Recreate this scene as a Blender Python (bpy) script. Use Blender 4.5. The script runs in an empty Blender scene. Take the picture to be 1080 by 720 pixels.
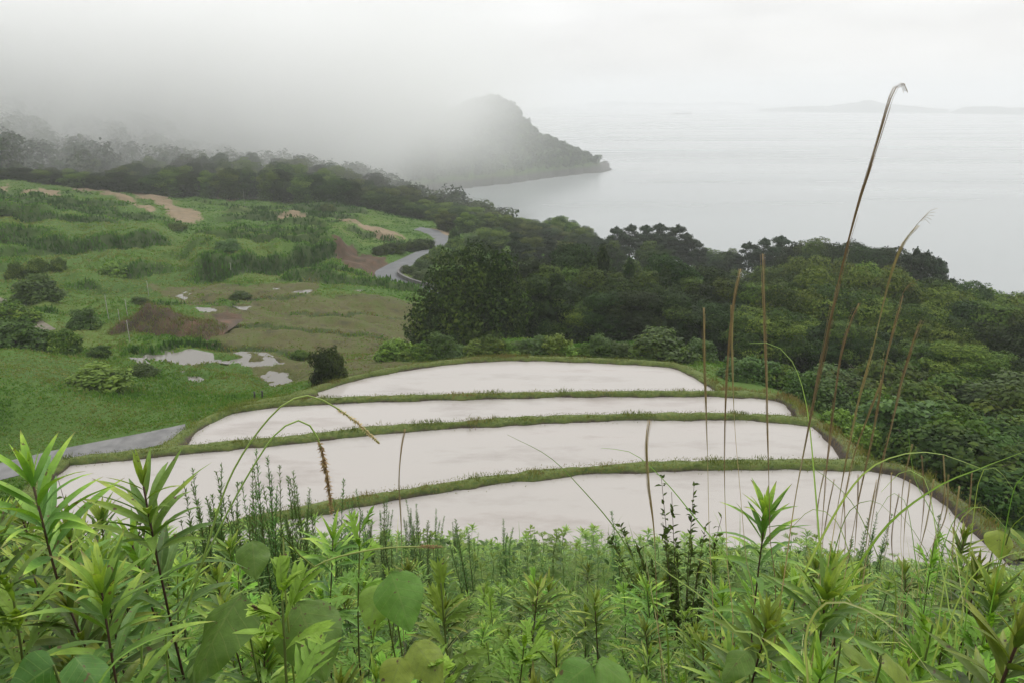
import bpy, math, random
import numpy as np

R = math.radians
rng = np.random.default_rng(7)
random.seed(7)
SC = bpy.context.scene
COL = SC.collection
ZC = 85.0                      # camera height above the sea
PITCH = R(18.4)
F = 780.0                      # focal length in pixels of a 1080 px wide picture
CP, SP = math.cos(PITCH), math.sin(PITCH)

# ------------------------------------------------------------------ helpers
def ray(px, py):
    u = (px - 540.0) / F; v = (360.0 - py) / F
    return np.array([u, CP + v * SP, -SP + v * CP])

def on_level(px, py, h):
    d = ray(px, py); t = h / d[2]
    return d * t                                   # camera-relative

def at_dist(px, py, dist):
    d = ray(px, py); t = dist / math.hypot(d[0], d[1])
    return d * t

def az_of(px, dist, h):
    # azimuth of the vertical plane through column px at that depth
    u2 = ((px - 540.0) / F) ** 2
    A = 1 + u2 * CP * CP; B = u2 * CP * SP * h; C = u2 * SP * SP * h * h - dist * dist
    y = (B + math.sqrt(max(B * B - A * C, 0))) / A
    return math.atan2((px - 540.0) / F * (y * CP - h * SP), y)

def sstep(a, b, x):
    t = np.clip((x - a) / (b - a), 0, 1)
    return t * t * (3 - 2 * t)

def hash2(ix, iy, s):
    n = (ix.astype(np.int64) * 374761393 + iy.astype(np.int64) * 668265263 + s * 1442695041) & 0x7fffffff
    n = ((n ^ (n >> 13)) * 1274126177) & 0x7fffffff
    return ((n ^ (n >> 16)) & 0xffff) / 65535.0

def vnoise(x, y, s=0):
    ix = np.floor(x); iy = np.floor(y); fx = x - ix; fy = y - iy
    fx = fx * fx * (3 - 2 * fx); fy = fy * fy * (3 - 2 * fy)
    a = hash2(ix, iy, s); b = hash2(ix + 1, iy, s); c = hash2(ix, iy + 1, s); d = hash2(ix + 1, iy + 1, s)
    return (a * (1 - fx) + b * fx) * (1 - fy) + (c * (1 - fx) + d * fx) * fy

def fbm(x, y, s=0, o=4):
    r = 0; a = .5; t = 0
    for k in range(o):
        r = r + a * vnoise(x * 2 ** k, y * 2 ** k, s + k * 17); t += a; a *= .5
    return r / t

def make_mesh(name, V, Q, attrs=None, smooth=True):
    """V (n,3), Q (m,4) quads or (m,3) triangles, attrs {name: per-vertex floats}"""
    V = np.ascontiguousarray(V, dtype=np.float32); Q = np.ascontiguousarray(Q, dtype=np.int32)
    me = bpy.data.meshes.new(name)
    k = Q.shape[1]
    me.vertices.add(len(V)); me.vertices.foreach_set('co', V.ravel())
    me.loops.add(Q.size); me.loops.foreach_set('vertex_index', Q.ravel())
    me.polygons.add(len(Q))
    me.polygons.foreach_set('loop_start', np.arange(0, Q.size, k, dtype=np.int32))
    me.polygons.foreach_set('use_smooth', np.full(len(Q), smooth, dtype=bool))
    me.update(calc_edges=True)
    for n, a in (attrs or {}).items():
        at = me.attributes.new(n, 'FLOAT', 'POINT')
        at.data.foreach_set('value', np.ascontiguousarray(a, dtype=np.float32))
    return me

def link(name, me, mat=None, parent=None, loc=None):
    o = bpy.data.objects.new(name, me); COL.objects.link(o)
    if mat is not None and me is not None and len(me.materials) == 0: me.materials.append(mat)
    if parent is not None: o.parent = parent
    if loc is not None: o.location = loc
    return o

def tag(o, label=None, cat=None, group=None, kind=None):
    if label: o['label'] = label
    if cat: o['category'] = cat
    if group: o['group'] = group
    if kind: o['kind'] = kind
    return o

def empty(name, loc=(0, 0, 0)):
    o = bpy.data.objects.new(name, None); COL.objects.link(o); o.location = loc; o.empty_display_size = .1
    return o

def copy_tree(o, parent=None):
    c = o.copy(); COL.objects.link(c)
    if parent is not None: c.parent = parent
    for ch in KIDS.get(o.name, []):
        copy_tree(ch, c)
    return c
KIDS = {}
def kid(name, me, mat, parent):
    o = link(name, me, mat, parent); KIDS.setdefault(parent.name, []).append(o); return o

class Acc:
    """collects quads with a tint value per vertex"""
    def __init__(s): s.V = []; s.Q = []; s.T = []; s.A = []; s.B = []; s.n = 0
    def add(s, V, Q, T, A=1., B=0.):
        V = np.asarray(V, float); Q = np.asarray(Q, int)
        T = np.broadcast_to(np.asarray(T, float), (len(V),))
        s.V.append(V); s.Q.append(Q + s.n); s.T.append(T); s.A.append(np.broadcast_to(A, (len(V),))); s.B.append(np.broadcast_to(B, (len(V),))); s.n += len(V)
    def arrays(s): return np.concatenate(s.V), np.concatenate(s.Q), np.concatenate(s.T)
    def mesh(s, name):
        V, Q, T = s.arrays(); d = {'tint': T}; A = np.concatenate(s.A)
        if A.min() < .99: d['across'] = A; d['along'] = np.concatenate(s.B)
        return make_mesh(name, V, Q, d)

def unit(v):
    v = np.asarray(v, float); return v / (np.linalg.norm(v, axis=-1, keepdims=True) + 1e-9)

def tube(acc, P, rad, tint=.5, n=6):
    P = np.asarray(P, float); m = len(P); rad = np.broadcast_to(np.asarray(rad, float), (m,))
    T = unit(np.gradient(P, axis=0))
    ref = np.array([0., 0, 1]) if abs(T[:, 2]).mean() < .8 else np.array([1., 0, 0])
    A = unit(np.cross(T, ref)); B = np.cross(T, A)
    th = np.arange(n) / n * 2 * math.pi
    V = P[:, None] + rad[:, None, None] * (np.cos(th)[None, :, None] * A[:, None] + np.sin(th)[None, :, None] * B[:, None])
    Q = []
    for i in range(m - 1):
        for j in range(n):
            Q.append((i * n + j, i * n + (j + 1) % n, (i + 1) * n + (j + 1) % n, (i + 1) * n + j))
    V = np.concatenate([V.reshape(-1, 3), P[-1:] + T[-1:] * rad[-1]])
    k = m * n
    for j in range(0, n, 2):
        Q.append(((m - 1) * n + j, (m - 1) * n + (j + 1) % n, (m - 1) * n + (j + 2) % n, k))
    acc.add(V, Q, np.concatenate([np.repeat(np.broadcast_to(tint, (m,)), n), [np.broadcast_to(tint, (m,))[-1]]]))

def smooth_line(P, n):
    """Catmull-Rom through P, n samples"""
    P = np.asarray(P, float)
    E = np.vstack([2 * P[0] - P[1], P, 2 * P[-1] - P[-2]])
    L = np.concatenate([[0], np.cumsum(np.linalg.norm(np.diff(P, axis=0), axis=1) + 1e-6)])
    out = []
    for s in np.linspace(0, L[-1], n):
        i = min(np.searchsorted(L, s, side='right') - 1, len(P) - 2)
        t = (s - L[i]) / (L[i + 1] - L[i])
        a, b, c, d = E[i:i + 4]
        out.append(.5 * (2 * b + (c - a) * t + (2 * a - 5 * b + 4 * c - d) * t * t + (3 * b - a - 3 * c + d) * t ** 3))
    return np.array(out)

def in_poly(x, y, P):
    P = np.asarray(P); r = np.zeros(x.shape, bool)
    x0, y0 = P[-1]
    for x1, y1 in P:
        c = ((y1 > y) != (y0 > y)) & (x < (x0 - x1) * (y - y1) / (y0 - y1 + 1e-12) + x1)
        r ^= c; x0, y0 = x1, y1
    return r

def poly_dist(x, y, P):
    """distance to an open polyline"""
    P = np.asarray(P, float); best = np.full(x.shape, 1e9)
    for a, b in zip(P[:-1], P[1:]):
        d = b - a; t = np.clip(((x - a[0]) * d[0] + (y - a[1]) * d[1]) / (d @ d + 1e-9), 0, 1)
        best = np.minimum(best, np.hypot(x - a[0] - t * d[0], y - a[1] - t * d[1]))
    return best

# ------------------------------------------------------------------ materials
def mat(name):
    m = bpy.data.materials.new(name); m.use_nodes = True
    nt = m.node_tree; b = nt.nodes['Principled BSDF']; return m, nt, b

def N(nt, typ, **kw):
    n = nt.nodes.new(typ)
    for k, v in kw.items(): setattr(n, k, v)
    return n

def noise(nt, scale, detail=4, vec=None, rough=.55):
    n = N(nt, 'ShaderNodeTexNoise'); n.inputs['Scale'].default_value = scale; n.inputs['Detail'].default_value = detail
    n.inputs['Roughness'].default_value = rough
    if vec is not None: nt.links.new(vec, n.inputs['Vector'])
    return n.outputs['Fac']

def ramp(nt, fac, stops):
    r = N(nt, 'ShaderNodeValToRGB'); e = r.color_ramp.elements
    while len(e) < len(stops): e.new(.5)
    for el, (p, c) in zip(e, stops): el.position = p; el.color = (*c, 1)
    nt.links.new(fac, r.inputs[0]); return r.outputs[0]

def mix(nt, fac, a, b, blend='MIX'):
    m = N(nt, 'ShaderNodeMix', data_type='RGBA', blend_type=blend)
    for s, v in ((m.inputs[0], fac), (m.inputs[6], a), (m.inputs[7], b)):
        if isinstance(v, (int, float)): s.default_value = v
        elif isinstance(v, tuple): s.default_value = (*v, 1)
        else: nt.links.new(v, s)
    return m.outputs[2]

def math_(nt, op, a, b=0.0, c=None):
    m = N(nt, 'ShaderNodeMath', operation=op)
    for s, v in zip(m.inputs, (a, b, c)):
        if v is None: continue
        if isinstance(v, (int, float)): s.default_value = v
        else: nt.links.new(v, s)
    return m.outputs[0]

def attr(nt, name):
    a = N(nt, 'ShaderNodeAttribute', attribute_name=name); return a.outputs['Fac']

def bump(nt, b, h, strength=.5, dist=.1):
    n = N(nt, 'ShaderNodeBump'); n.inputs['Strength'].default_value = strength; n.inputs['Distance'].default_value = dist
    nt.links.new(h, n.inputs['Height']); nt.links.new(n.outputs[0], b.inputs['Normal'])

def leaf_mat(name, stops, rough=.5, trans=.3, var=.25, spec=.4, veins=0):
    """foliage: colour by the leaf's own tint (young / old / reddish), a little variation per plant, light coming through"""
    m, nt, b = mat(name)
    c = ramp(nt, attr(nt, 'tint'), stops)
    oi = N(nt, 'ShaderNodeObjectInfo')
    if veins:
        ac = attr(nt, 'across'); al = attr(nt, 'along')
        mid = math_(nt, 'LESS_THAN', ac, .09 if veins == 1 else .035)
        if veins == 2:
            fr = math_(nt, 'FRACT', math_(nt, 'SUBTRACT', math_(nt, 'MULTIPLY', al, 7.), math_(nt, 'MULTIPLY', ac, 1.6)))
            mid = math_(nt, 'MAXIMUM', mid, math_(nt, 'LESS_THAN', fr, .09))
        c = mix(nt, math_(nt, 'MULTIPLY', mid, .45), c, (.17, .25, .06))
        gp = N(nt, 'ShaderNodeNewGeometry').outputs['Position']
        c = mix(nt, math_(nt, 'MULTIPLY', noise(nt, 14, 3, gp), .5), c, mix(nt, 1.0, c, (.45, .55, .5), 'MULTIPLY'))
        sp_ = N(nt, 'ShaderNodeMapRange'); sp_.inputs[1].default_value = .66; sp_.inputs[2].default_value = .70; nt.links.new(noise(nt, 70, 2, gp), sp_.inputs[0])
        c = mix(nt, sp_.outputs[0], c, (.10, .075, .03))
    hs = N(nt, 'ShaderNodeHueSaturation'); nt.links.new(c, hs.inputs['Color'])
    nt.links.new(math_(nt, 'MULTIPLY_ADD', oi.outputs['Random'], .035, .475), hs.inputs['Hue'])
    g = N(nt, 'ShaderNodeNewGeometry')
    nz = noise(nt, 60 if veins else 3, 3, g.outputs['Position'])
    v = math_(nt, 'MULTIPLY_ADD', oi.outputs['Random'], var * 2, 1 - var)
    v = math_(nt, 'MULTIPLY', v, math_(nt, 'MULTIPLY_ADD', nz, .7, .65))
    nt.links.new(v, hs.inputs['Value'])
    c = hs.outputs['Color']
    nt.links.new(c, b.inputs['Base Color']); b.inputs['Roughness'].default_value = rough
    b.inputs['Specular IOR Level'].default_value = spec
    if veins: bump(nt, b, math_(nt, 'MULTIPLY_ADD', mid, -.5 if veins == 2 else -.2, nz), .5, .004)
    t = N(nt, 'ShaderNodeBsdfTranslucent'); nt.links.new(mix(nt, 1.0, c, (1.25, 1.3, .55), 'MULTIPLY'), t.inputs[0])
    mx = N(nt, 'ShaderNodeMixShader'); mx.inputs[0].default_value = trans
    nt.links.new(b.outputs[0], mx.inputs[1]); nt.links.new(t.outputs[0], mx.inputs[2])
    nt.links.new(mx.outputs[0], nt.nodes['Material Output'].inputs[0])
    return m

def plain(name, stops, scale=8, rough=.8, bmp=.3, bd=.02):
    m, nt, b = mat(name)
    g = N(nt, 'ShaderNodeTexCoord')
    n = noise(nt, scale, 6, g.outputs['Object'])
    nt.links.new(ramp(nt, n, stops), b.inputs['Base Color']); b.inputs['Roughness'].default_value = rough
    if bmp: bump(nt, b, n, bmp, bd)
    return m

M = {}
M['broad'] = leaf_mat('leaf_broad', [(0, (.020, .046, .006)), (.5, (.056, .102, .013)), (1, (.145, .20, .028))], .7, .2, .36, .1)
M['dark'] = leaf_mat('leaf_dark', [(0, (.009, .023, .004)), (.55, (.026, .055, .009)), (1, (.080, .125, .018))], .7, .15, .34, .1)
M['pine'] = leaf_mat('leaf_pine', [(0, (.012, .026, .012)), (1, (.032, .058, .022))], .7, .1, .25, .15)
M['shrub'] = leaf_mat('leaf_shrub', [(0, (.03, .068, .012)), (.6, (.062, .125, .02)), (1, (.12, .19, .03))], .6, .25, .25, .2)
M['light'] = leaf_mat('leaf_light', [(0, (.07, .14, .016)), (1, (.16, .26, .035))], .6, .3, .2, .2)
M['far'] = leaf_mat('leaf_far', [(0, (.014, .032, .011)), (1, (.06, .095, .022))], .7, .1, .25, .15)
M['bark'] = plain('bark', [(.3, (.03, .024, .018)), (.7, (.075, .06, .045))], 6, .9, .6, .04)
M['grass'] = leaf_mat('field_grass', [(0, (.024, .056, .009)), (.4, (.060, .130, .017)), (.62, (.105, .180, .026)), (.82, (.155, .15, .05)), (1, (.135, .092, .05))], .7, .3, .2, .15)
M['bundgrass'] = leaf_mat('bund_grass', [(0, (.06, .095, .016)), (.5, (.12, .155, .026)), (.8, (.18, .175, .04)), (1, (.20, .145, .07))], .7, .3, .2, .15)
HAZE = .00045; FOG = .08; SKY_H = 8.6; SKY_Z = 16.0
# ------------------------------------------------------------------ terrain (camera-relative heights, one sheet)
LV = {1: -14.0, 2: -14.6, 3: -15.2, 4: -15.8}       # water levels of the four paddies
XY = []                                               # control points x, y, h
def cxy(*pts):
    for x, y, h in pts: XY.append((x, y, h))
def cl(*pts):
    for px, py, h in pts: p = on_level(px, py, h); XY.append((p[0], p[1], h))
def cd(*pts):
    for px, py, d in pts: p = at_dist(px, py, d); XY.append(tuple(p))
def cp(*pts):
    for px, d, h in pts: a = az_of(px, d, h); XY.append((d * math.sin(a), d * math.cos(a), h))
cxy((0, .8, -1.95), (0, 2, -2.7), (0, 5, -4.5), (0, 10, -7.6), (0, 15, -10.7), (0, 20, -13.75), (-5, 5, -4.4), (5, 5, -4.7),
    (-10, 10, -7.4), (10, 10, -8.0), (-15, 15, -10.6), (15, 15, -11.3), (-3, 1, -2.0), (3, 1, -2.2), (-6, 0, -1.3), (6, 0, -1.8),
    (0, -1, -.9), (0, -4, 1.2), (-8, -8, 3), (8, -8, 2.5), (0, -30, 12), (-60, -60, 10), (60, -60, 6), (-200, -200, 30), (200, -200, 0),
    (0, -300, 50), (-20, 16, -12.6), (-25, 22, -15.6), (20, 18, -14.2), (28, 22, -18), (22, 12, -12.5), (-8, 17, -11.9), (8, 18, -12.8),
    (30, 10, -14), (-30, 8, -9), (45, 0, -16), (-45, 0, -5), (-7, 20, -13.9), (7, 20.5, -14), (-14, 20.5, -14.2), (12, 19, -13.5), (14.5, 19, -13.5), (10, 20, -13.7), (5, 20.4, -13.8), (17, 18.5, -13.9))
cl((790, 404, -16.3), (850, 425, -16.3), (900, 455, -16), (960, 480, -15.6), (1045, 525, -15.2), (1090, 570, -14.7),
   (180, 462, -15.9), (235, 427, -16.2), (330, 399, -16.6), (430, 377, -16.8), (540, 369, -17), (700, 374, -17), (765, 393, -16.7),
   (540, 395, -16.1), (650, 395, -16.1), (420, 400, -16.1), (540, 428, -15.5), (350, 430, -15.5), (740, 425, -15.5), (540, 465, -14.9),
   (300, 480, -14.9), (780, 465, -14.9), (650, 520, -14.3), (850, 520, -14.3), (450, 540, -14.3), (150, 500, -14.9))
cl((-80, 500, -16.2), (0, 487, -16.2), (100, 464, -16.3), (190, 447, -16.5), (250, 426, -16.9), (300, 411, -17.4), (-60, 470, -16.8))
cd((150, 420, 48), (0, 430, 45), (-80, 430, 45), (270, 385, 60), (200, 335, 80), (350, 350, 73),
   (300, 310, 96), (100, 270, 118), (400, 320, 92), (430, 290, 118), (445, 250, 165), (300, 240, 165), (180, 215, 212), (0, 190, 240),
   (0, 250, 142), (430, 240, 180), (0, 340, 80), (100, 340, 80), (0, 300, 105), (-100, 300, 105), (-100, 200, 200), (380, 370, 64), (450, 375, 60), (540, 360, 58), (700, 362, 56), (800, 395, 52),
   (900, 440, 46), (1000, 470, 42), (1085, 520, 36), (1000, 430, 58), (1085, 450, 52), (495, 378, 60), (600, 378, 62), (700, 370, 66),
   (800, 400, 62), (900, 420, 66), (500, 285, 118), (540, 270, 150), (470, 250, 175))
cp((540, 100, -29), (650, 100, -33), (800, 110, -33.5), (950, 100, -35.5), (1080, 85, -33), (1080, 130, -43), (950, 160, -41), (800, 170, -40),
   (650, 160, -37), (560, 160, -33), (500, 180, -32), (560, 230, -42), (650, 230, -50), (800, 230, -56), (950, 220, -60),
   (1080, 200, -65), (1250, 130, -58), (500, 420, -86), (560, 360, -86), (650, 330, -88), (800, 320, -88), (950, 300, -90),
   (1080, 280, -90), (1300, 260, -90), (500, 600, -96), (650, 600, -98), (900, 600, -98), (650, 700, -98), (1200, 600, -98), (540, 2500, -110), (900, 2500, -110), (1300, 2500, -110), (200, 2500, -110), (-200, 2500, -110),
   (430, 260, -38), (350, 270, -33), (200, 280, -31), (50, 260, -27), (-50, 240, -24), (430, 400, -72), (430, 550, -86), (440, 650, -88), (350, 400, -48), (350, 550, -52), (340, 700, -30),
   (200, 400, -8), (200, 600, 42), (200, 900, 60), (0, 380, 0), (0, 600, 52), (-200, 350, 5), (-200, 600, 50), (-300, 900, 60), (0, 900, 62), (100, 1400, -20), (-200, 1400, -20),
   # the bay and the sea round the headland
   (300, 850, 0), (380, 850, -70), (500, 735, -88), (470, 700, -87), (530, 765, -88), (560, 795, -90), (620, 862, -92), (655, 925, -94), (690, 930, -97), (500, 850, -92), (560, 900, -95), (420, 850, -84),
   (420, 1100, -80), (700, 1100, -100), (600, 1200, -100))
XY = np.array(XY)
def lg(x, y):
    d = np.maximum(np.hypot(x, y), .5); a = np.arctan2(x, y)
    return a * 1.1, np.log(d)
def kern(r2): return np.sqrt(r2 + .03 ** 2)
_A, _L = lg(XY[:, 0], XY[:, 1]); _n = len(XY)
_K = kern((_A[:, None] - _A) ** 2 + (_L[:, None] - _L) ** 2) - np.eye(_n) * .004
_W = np.linalg.solve(np.block([[_K, np.ones((_n, 1))], [np.ones((1, _n)), np.zeros((1, 1))]]), np.concatenate([XY[:, 2] / np.maximum(np.hypot(XY[:, 0], XY[:, 1]), 8), [0]]))
HEAD = [(280, 92), (330, 98), (380, 104), (420, 107), (450, 111), (480, 114), (492, 110), (503, 105), (520, 104), (538, 107), (548, 117), (555, 129), (563, 139), (575, 146), (590, 152), (605, 160), (622, 167), (638, 175), (652, 181), (662, 186)]
_ha = np.array([az_of(q[0], 860, -40) for q in HEAD]); _hr = np.array([at_dist(q[0], q[1], 872)[2] for q in HEAD]) - 5
def headland(a, d):
    r = np.interp(a, _ha, _hr) + (fbm(a * 90, d / 40., 91, 3) - .5) * 7 + ZC
    ds = np.interp(a, [-.2, -.06, .0, .03, .07, .10, .155], [640, 720, 760, 790, 830, 860, 890]); dr = np.interp(a, [-.2, .0, .10, .155], [850, 860, 890, 915]); db = dr + 190
    t = np.where(d < dr, (d - ds) / (dr - ds), (db - d) / (db - dr))
    z = -ZC - 3 + (r + 3) * np.clip(t, 0, 1) ** .75 * (1 - .0 * t)
    e = sstep(-.30, -.2, a)
    return np.where((a < _ha[-1] + .004) & (t > 0) & (a > -.3), z * e - 200 * (1 - e), -500)
def H0(x, y):
    z = H00(x, y); a = np.arctan2(x, y); d = np.hypot(x, y)
    w = sstep(-.24, -.15, a) * (1 - sstep(.9, 1.2, a)) * sstep(600, 680, d); z = z * (1 - w) - 97 * w
    return np.where(d > 600, np.maximum(z, headland(a, d)), z)
def H00(x, y):
    """smooth ground: the slope h/d is interpolated in (azimuth, log distance)"""
    x = np.asarray(x, float); y = np.asarray(y, float); sh = x.shape
    x = x.ravel(); y = y.ravel(); out = np.empty(len(x))
    for i in range(0, len(x), 20000):
        a, l = lg(x[i:i + 20000], y[i:i + 20000])
        k = kern((a[:, None] - _A) ** 2 + (l[:, None] - _L) ** 2)
        out[i:i + 20000] = (k @ _W[:-1] + _W[-1]) * np.maximum(np.hypot(x[i:i + 20000], y[i:i + 20000]), 8)
    return out.reshape(sh)

def hit(px, py, dmin=3.0, dmax=1200., Hf=H0):
    d = ray(px, py); t = np.exp(np.linspace(math.log(dmin), math.log(dmax), 700)) / math.hypot(d[0], d[1])
    z = Hf(d[0] * t, d[1] * t) - d[2] * t
    i = np.argmax(z > 0)
    if z[i] <= 0: i = len(t) - 1
    if i: f = z[i - 1] / (z[i - 1] - z[i]); tt = t[i - 1] + (t[i] - t[i - 1]) * f
    else: tt = t[0]
    return d * tt
def hits(pts, dmin=30): return np.array([hit(px, py, dmin) for px, py in pts])

# banks between the field terraces of the valley: foot line in the picture, height in metres
BANKS = [([(-60, 247), (40, 243), (90, 246), (132, 250)], 1.6), ([(-60, 269), (60, 267), (120, 269), (184, 262)], 2.2),
         ([(20, 223), (90, 227), (140, 230), (172, 233)], 1.3), ([(203, 299), (240, 292), (300, 288), (345, 281), (378, 270)], 2.6),
         ([(222, 257), (260, 261), (300, 256), (322, 247)], 1.2), ([(318, 254), (347, 246)], 1.0), ([(70, 305), (112, 304)], .7),
         ([(328, 290), (372, 287)], .6), ([(-60, 330), (20, 334), (70, 330)], 1.0), ([(395, 300), (440, 306)], .8), ([(100, 286), (135, 290), (160, 285)], .8),
         ([(200, 214), (260, 220), (330, 226)], .8), ([(360, 250), (400, 252), (425, 256)], 1.0), ([(232, 350), (330, 352), (420, 362)], .35), ([(300, 332), (360, 330), (430, 335)], .3),
         ([(60, 206), (130, 208), (165, 220)], .6), ([(150, 318), (230, 322), (330, 318)], .35), ([(130, 372), (230, 370), (330, 378)], .5)]
BK = []
for pts, s in BANKS:
    P = hits(pts); BK.append((np.arctan2(P[:, 0], P[:, 1]), np.hypot(P[:, 0], P[:, 1]), s))
def banks(x, y):
    a = np.arctan2(x, y); d = np.hypot(x, y); z = np.zeros_like(d); mk = np.zeros_like(d)
    for A, D, s in BK:
        sel = (a > A.min() - .03) & (a < A.max() + .03) & (d > D.min() * .9) & (d < D.max() * 1.5)
        if not sel.any(): continue
        aa = a[sel]; o = np.argsort(A); di = np.interp(aa, A[o], D[o]) + (fbm(aa * 60, aa * 0, 5) - .5) * .05 * D.mean()
        e = sstep(A.min() - .01, A.min() + .02, aa) * (1 - sstep(A.max() - .02, A.max() + .01, aa))
        q = d[sel] - di; w = s * 1.5
        hv = .35 + .75 * fbm(aa * 45, aa * 0 + s, 15, 3)
        z[sel] += 1.35 * s * hv * e * sstep(0, w, q) * (1 - sstep(5 * s + 3, 16 * s + 6, q))
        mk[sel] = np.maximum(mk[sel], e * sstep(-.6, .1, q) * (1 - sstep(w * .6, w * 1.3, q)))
    # lesser terraces: broken sawtooth steps facing the camera
    fld = sstep(85, 110, d) * (1 - sstep(215, 250, d)) * sstep(-.02, -.12, a) if False else sstep(85, 110, d) * (1 - sstep(215, 250, d)) * (1 - sstep(-.14, -.05, a))
    q = (d + 26 * fbm(x / 45, y / 45, 71, 3) + 4 * fbm(x / 9, y / 9, 73, 2)) / (9 + 5 * (d > 150)); fr = q - np.floor(q)
    on = fld * sstep(.42, .56, fbm(x / 24 + 9, y / 24, 75, 3))
    z = z + on * 2.1 * (sstep(0, .22, fr) - fr)
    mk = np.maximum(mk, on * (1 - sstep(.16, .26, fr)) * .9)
    return z, mk

# roads and tracks
ROAD = smooth_line(hits([(440, 241), (455, 245), (467, 252), (460, 260), (440, 271), (419, 281), (409, 288), (420, 296), (445, 303), (475, 310)], 60), 60)
LANE = smooth_line(hits([(-120, 518), (-20, 501), (60, 482), (130, 468), (170, 460), (196, 454)]), 40)
TRACK = smooth_line(hits([(-40, 305), (0, 318), (25, 333), (50, 349)]), 20)
PATHS = [(ROAD, 2.1, 'road'), (LANE, .95, 'road'), (TRACK, .7, 'path')]
for Pl, w, _ in PATHS:
    Pl[:, 2] = H0(Pl[:, 0], Pl[:, 1])
    for _k in range(6): Pl[1:-1, 2] = (Pl[:-2, 2] + Pl[1:-1, 2] + Pl[2:, 2]) / 3

# the paddies' bunds: crest lines (pixel, pixel) at their crest level
CR = {k: v + .16 for k, v in LV.items()}
def lev(pts, h): return [on_level(px, py, h) for px, py in pts]
B12 = lev([(130, 590), (200, 565), (270, 546), (350, 531), (450, 514), (540, 501), (640, 492), (740, 488), (840, 487), (915, 488), (930, 489)], CR[1])
B23 = lev([(66, 485), (190, 472), (300, 462), (400, 451), (480, 446), (560, 441), (650, 438), (740, 437), (800, 438), (838, 441), (862, 444)], CR[2])
B34 = lev([(244, 431), (290, 425), (340, 421), (420, 418), (540, 415), (650, 413.5), (760, 413.5), (800, 415), (822, 418)], CR[3])
B4 = lev([(298, 420), (326, 411), (378, 396), (430, 386), (480, 379.5), (530, 376.5), (600, 377.5), (680, 381), (715, 385), (740, 396), (764, 411)], CR[4])
BR = [on_level(px, py, h) for px, py, h in [(766, 410, -15.6), (808, 416, -15.15), (836, 424, -15.0), (852, 440, -14.65), (876, 455, -14.4), (896, 470, -14.25),
      (915, 487, -13.9), (950, 492, -13.75), (985, 510, -13.75), (1012, 530, -13.75), (1048, 560, -13.75), (1080, 590, -13.75)]]
BL = [on_level(px, py, h) for px, py, h in [(172, 473, -14.5), (184, 464, -14.8), (200, 452, -15.0), (222, 440, -15.04), (244, 430.5, -15.04), (270, 424, -15.2), (298, 419, -15.4), (330, 411, -15.6)]]
BLL = [on_level(px, py, h) for px, py, h in [(66, 485, -14.35), (40, 505, -14.35), (20, 540, -14.35)]]
BUNDS = [('B12', B12), ('B23', B23), ('B34', B34), ('B4', B4), ('BR', BR), ('BL', BL), ('BLL', BLL)]
xy2 = lambda L: [(p[0], p[1]) for p in L]
low = lambda pts, h: xy2(lev(pts, h))
POLY = {1: low([(110, 600)], LV[1]) + xy2(B12) + xy2(BR[6:11]) + low([(1110, 615), (1000, 615), (600, 600)], LV[1]),
        2: xy2(B23) + xy2(BR[3:7]) + xy2(B12)[::-1] + low([(60, 590), (20, 540)], LV[2]),
        3: xy2(B34) + xy2(BR[1:4]) + xy2(B23)[::-1][:-1] + xy2(BL[:5]),
        4: xy2(B4[1:]) + xy2(B34)[::-1] + xy2(BL[4:])}

# puddles in the fallow fields
PUD = [[(135, 377), (150, 379), (157, 383), (143, 383)], [(146, 375), (165, 373), (200, 375), (221, 380), (222, 386), (205, 385), (192, 389), (176, 387), (180, 380), (160, 378)],
       [(188, 391), (200, 393), (214, 398), (204, 400)], [(220, 381), (238, 379), (257, 378), (280, 380), (296, 384), (304, 391), (298, 398), (284, 393), (262, 387), (240, 384)],
       [(267, 306.5), (290, 307), (326, 309.5), (324, 312), (290, 310.5)], [(243, 321), (252, 320), (264, 324), (258, 327)], [(354, 307), (372, 307), (394, 308.5), (372, 309.5)],
       [(276, 304), (286, 304), (300, 307), (280, 307)], [(186, 312), (196, 309), (208, 313), (195, 315)],
       [(198, 204), (215, 206), (232, 211), (212, 208)], [(246, 216), (260, 218), (262, 221), (250, 219)], [(205, 324), (225, 326), (230, 329), (212, 328)]]
PW = []
for pts in PUD:
    P = hits(pts); PW.append((xy2(P), float(np.median(P[:, 2]))))
DIRT = [[(28, 202), (45, 201), (60, 205), (56, 212), (30, 211)], [(80, 195), (105, 195), (120, 199), (112, 204), (84, 202)], [(113, 207), (124, 208), (160, 222), (158, 227), (146, 225)],
        [(140, 204), (165, 205), (176, 211), (160, 213), (146, 210)], [(157, 212), (176, 213), (188, 220), (178, 222)], [(180, 223), (200, 222), (210, 229), (204, 234), (186, 232)],
        [(294, 233), (312, 231), (332, 238), (318, 241), (300, 240)], [(358, 237), (380, 240), (420, 251), (400, 251), (372, 245)], [(228, 207), (245, 206), (252, 211), (238, 213)], [(0, 199), (10, 198), (12, 206), (0, 207)],
        [(445, 240), (470, 244), (478, 249), (468, 250), (455, 245)], [(120, 195), (140, 195), (150, 199), (130, 199)]]
RED = [[(352, 270), (372, 266), (402, 270), (412, 279), (396, 290), (368, 289), (356, 281)], [(222, 331), (240, 329), (258, 337), (252, 343), (228, 342)]]
MARSH = [[(225, 322), (330, 318), (440, 322), (452, 380), (420, 395), (340, 405), (240, 375), (200, 350)], [(150, 300), (240, 304), (340, 300), (330, 318), (200, 322)]]
def azld(P): return [(math.atan2(p[0], p[1]), math.log(math.hypot(p[0], p[1]))) for p in P]
def grow(p, k): c = np.mean(p, axis=0); return [tuple(c + (np.array(q) - c) * k) for q in p]
DIRT = [azld(hits(grow(p, 1.3))) for p in DIRT]; RED = [azld(hits(p)) for p in RED]; MARSH = [azld(hits(p)) for p in MARSH]

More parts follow.
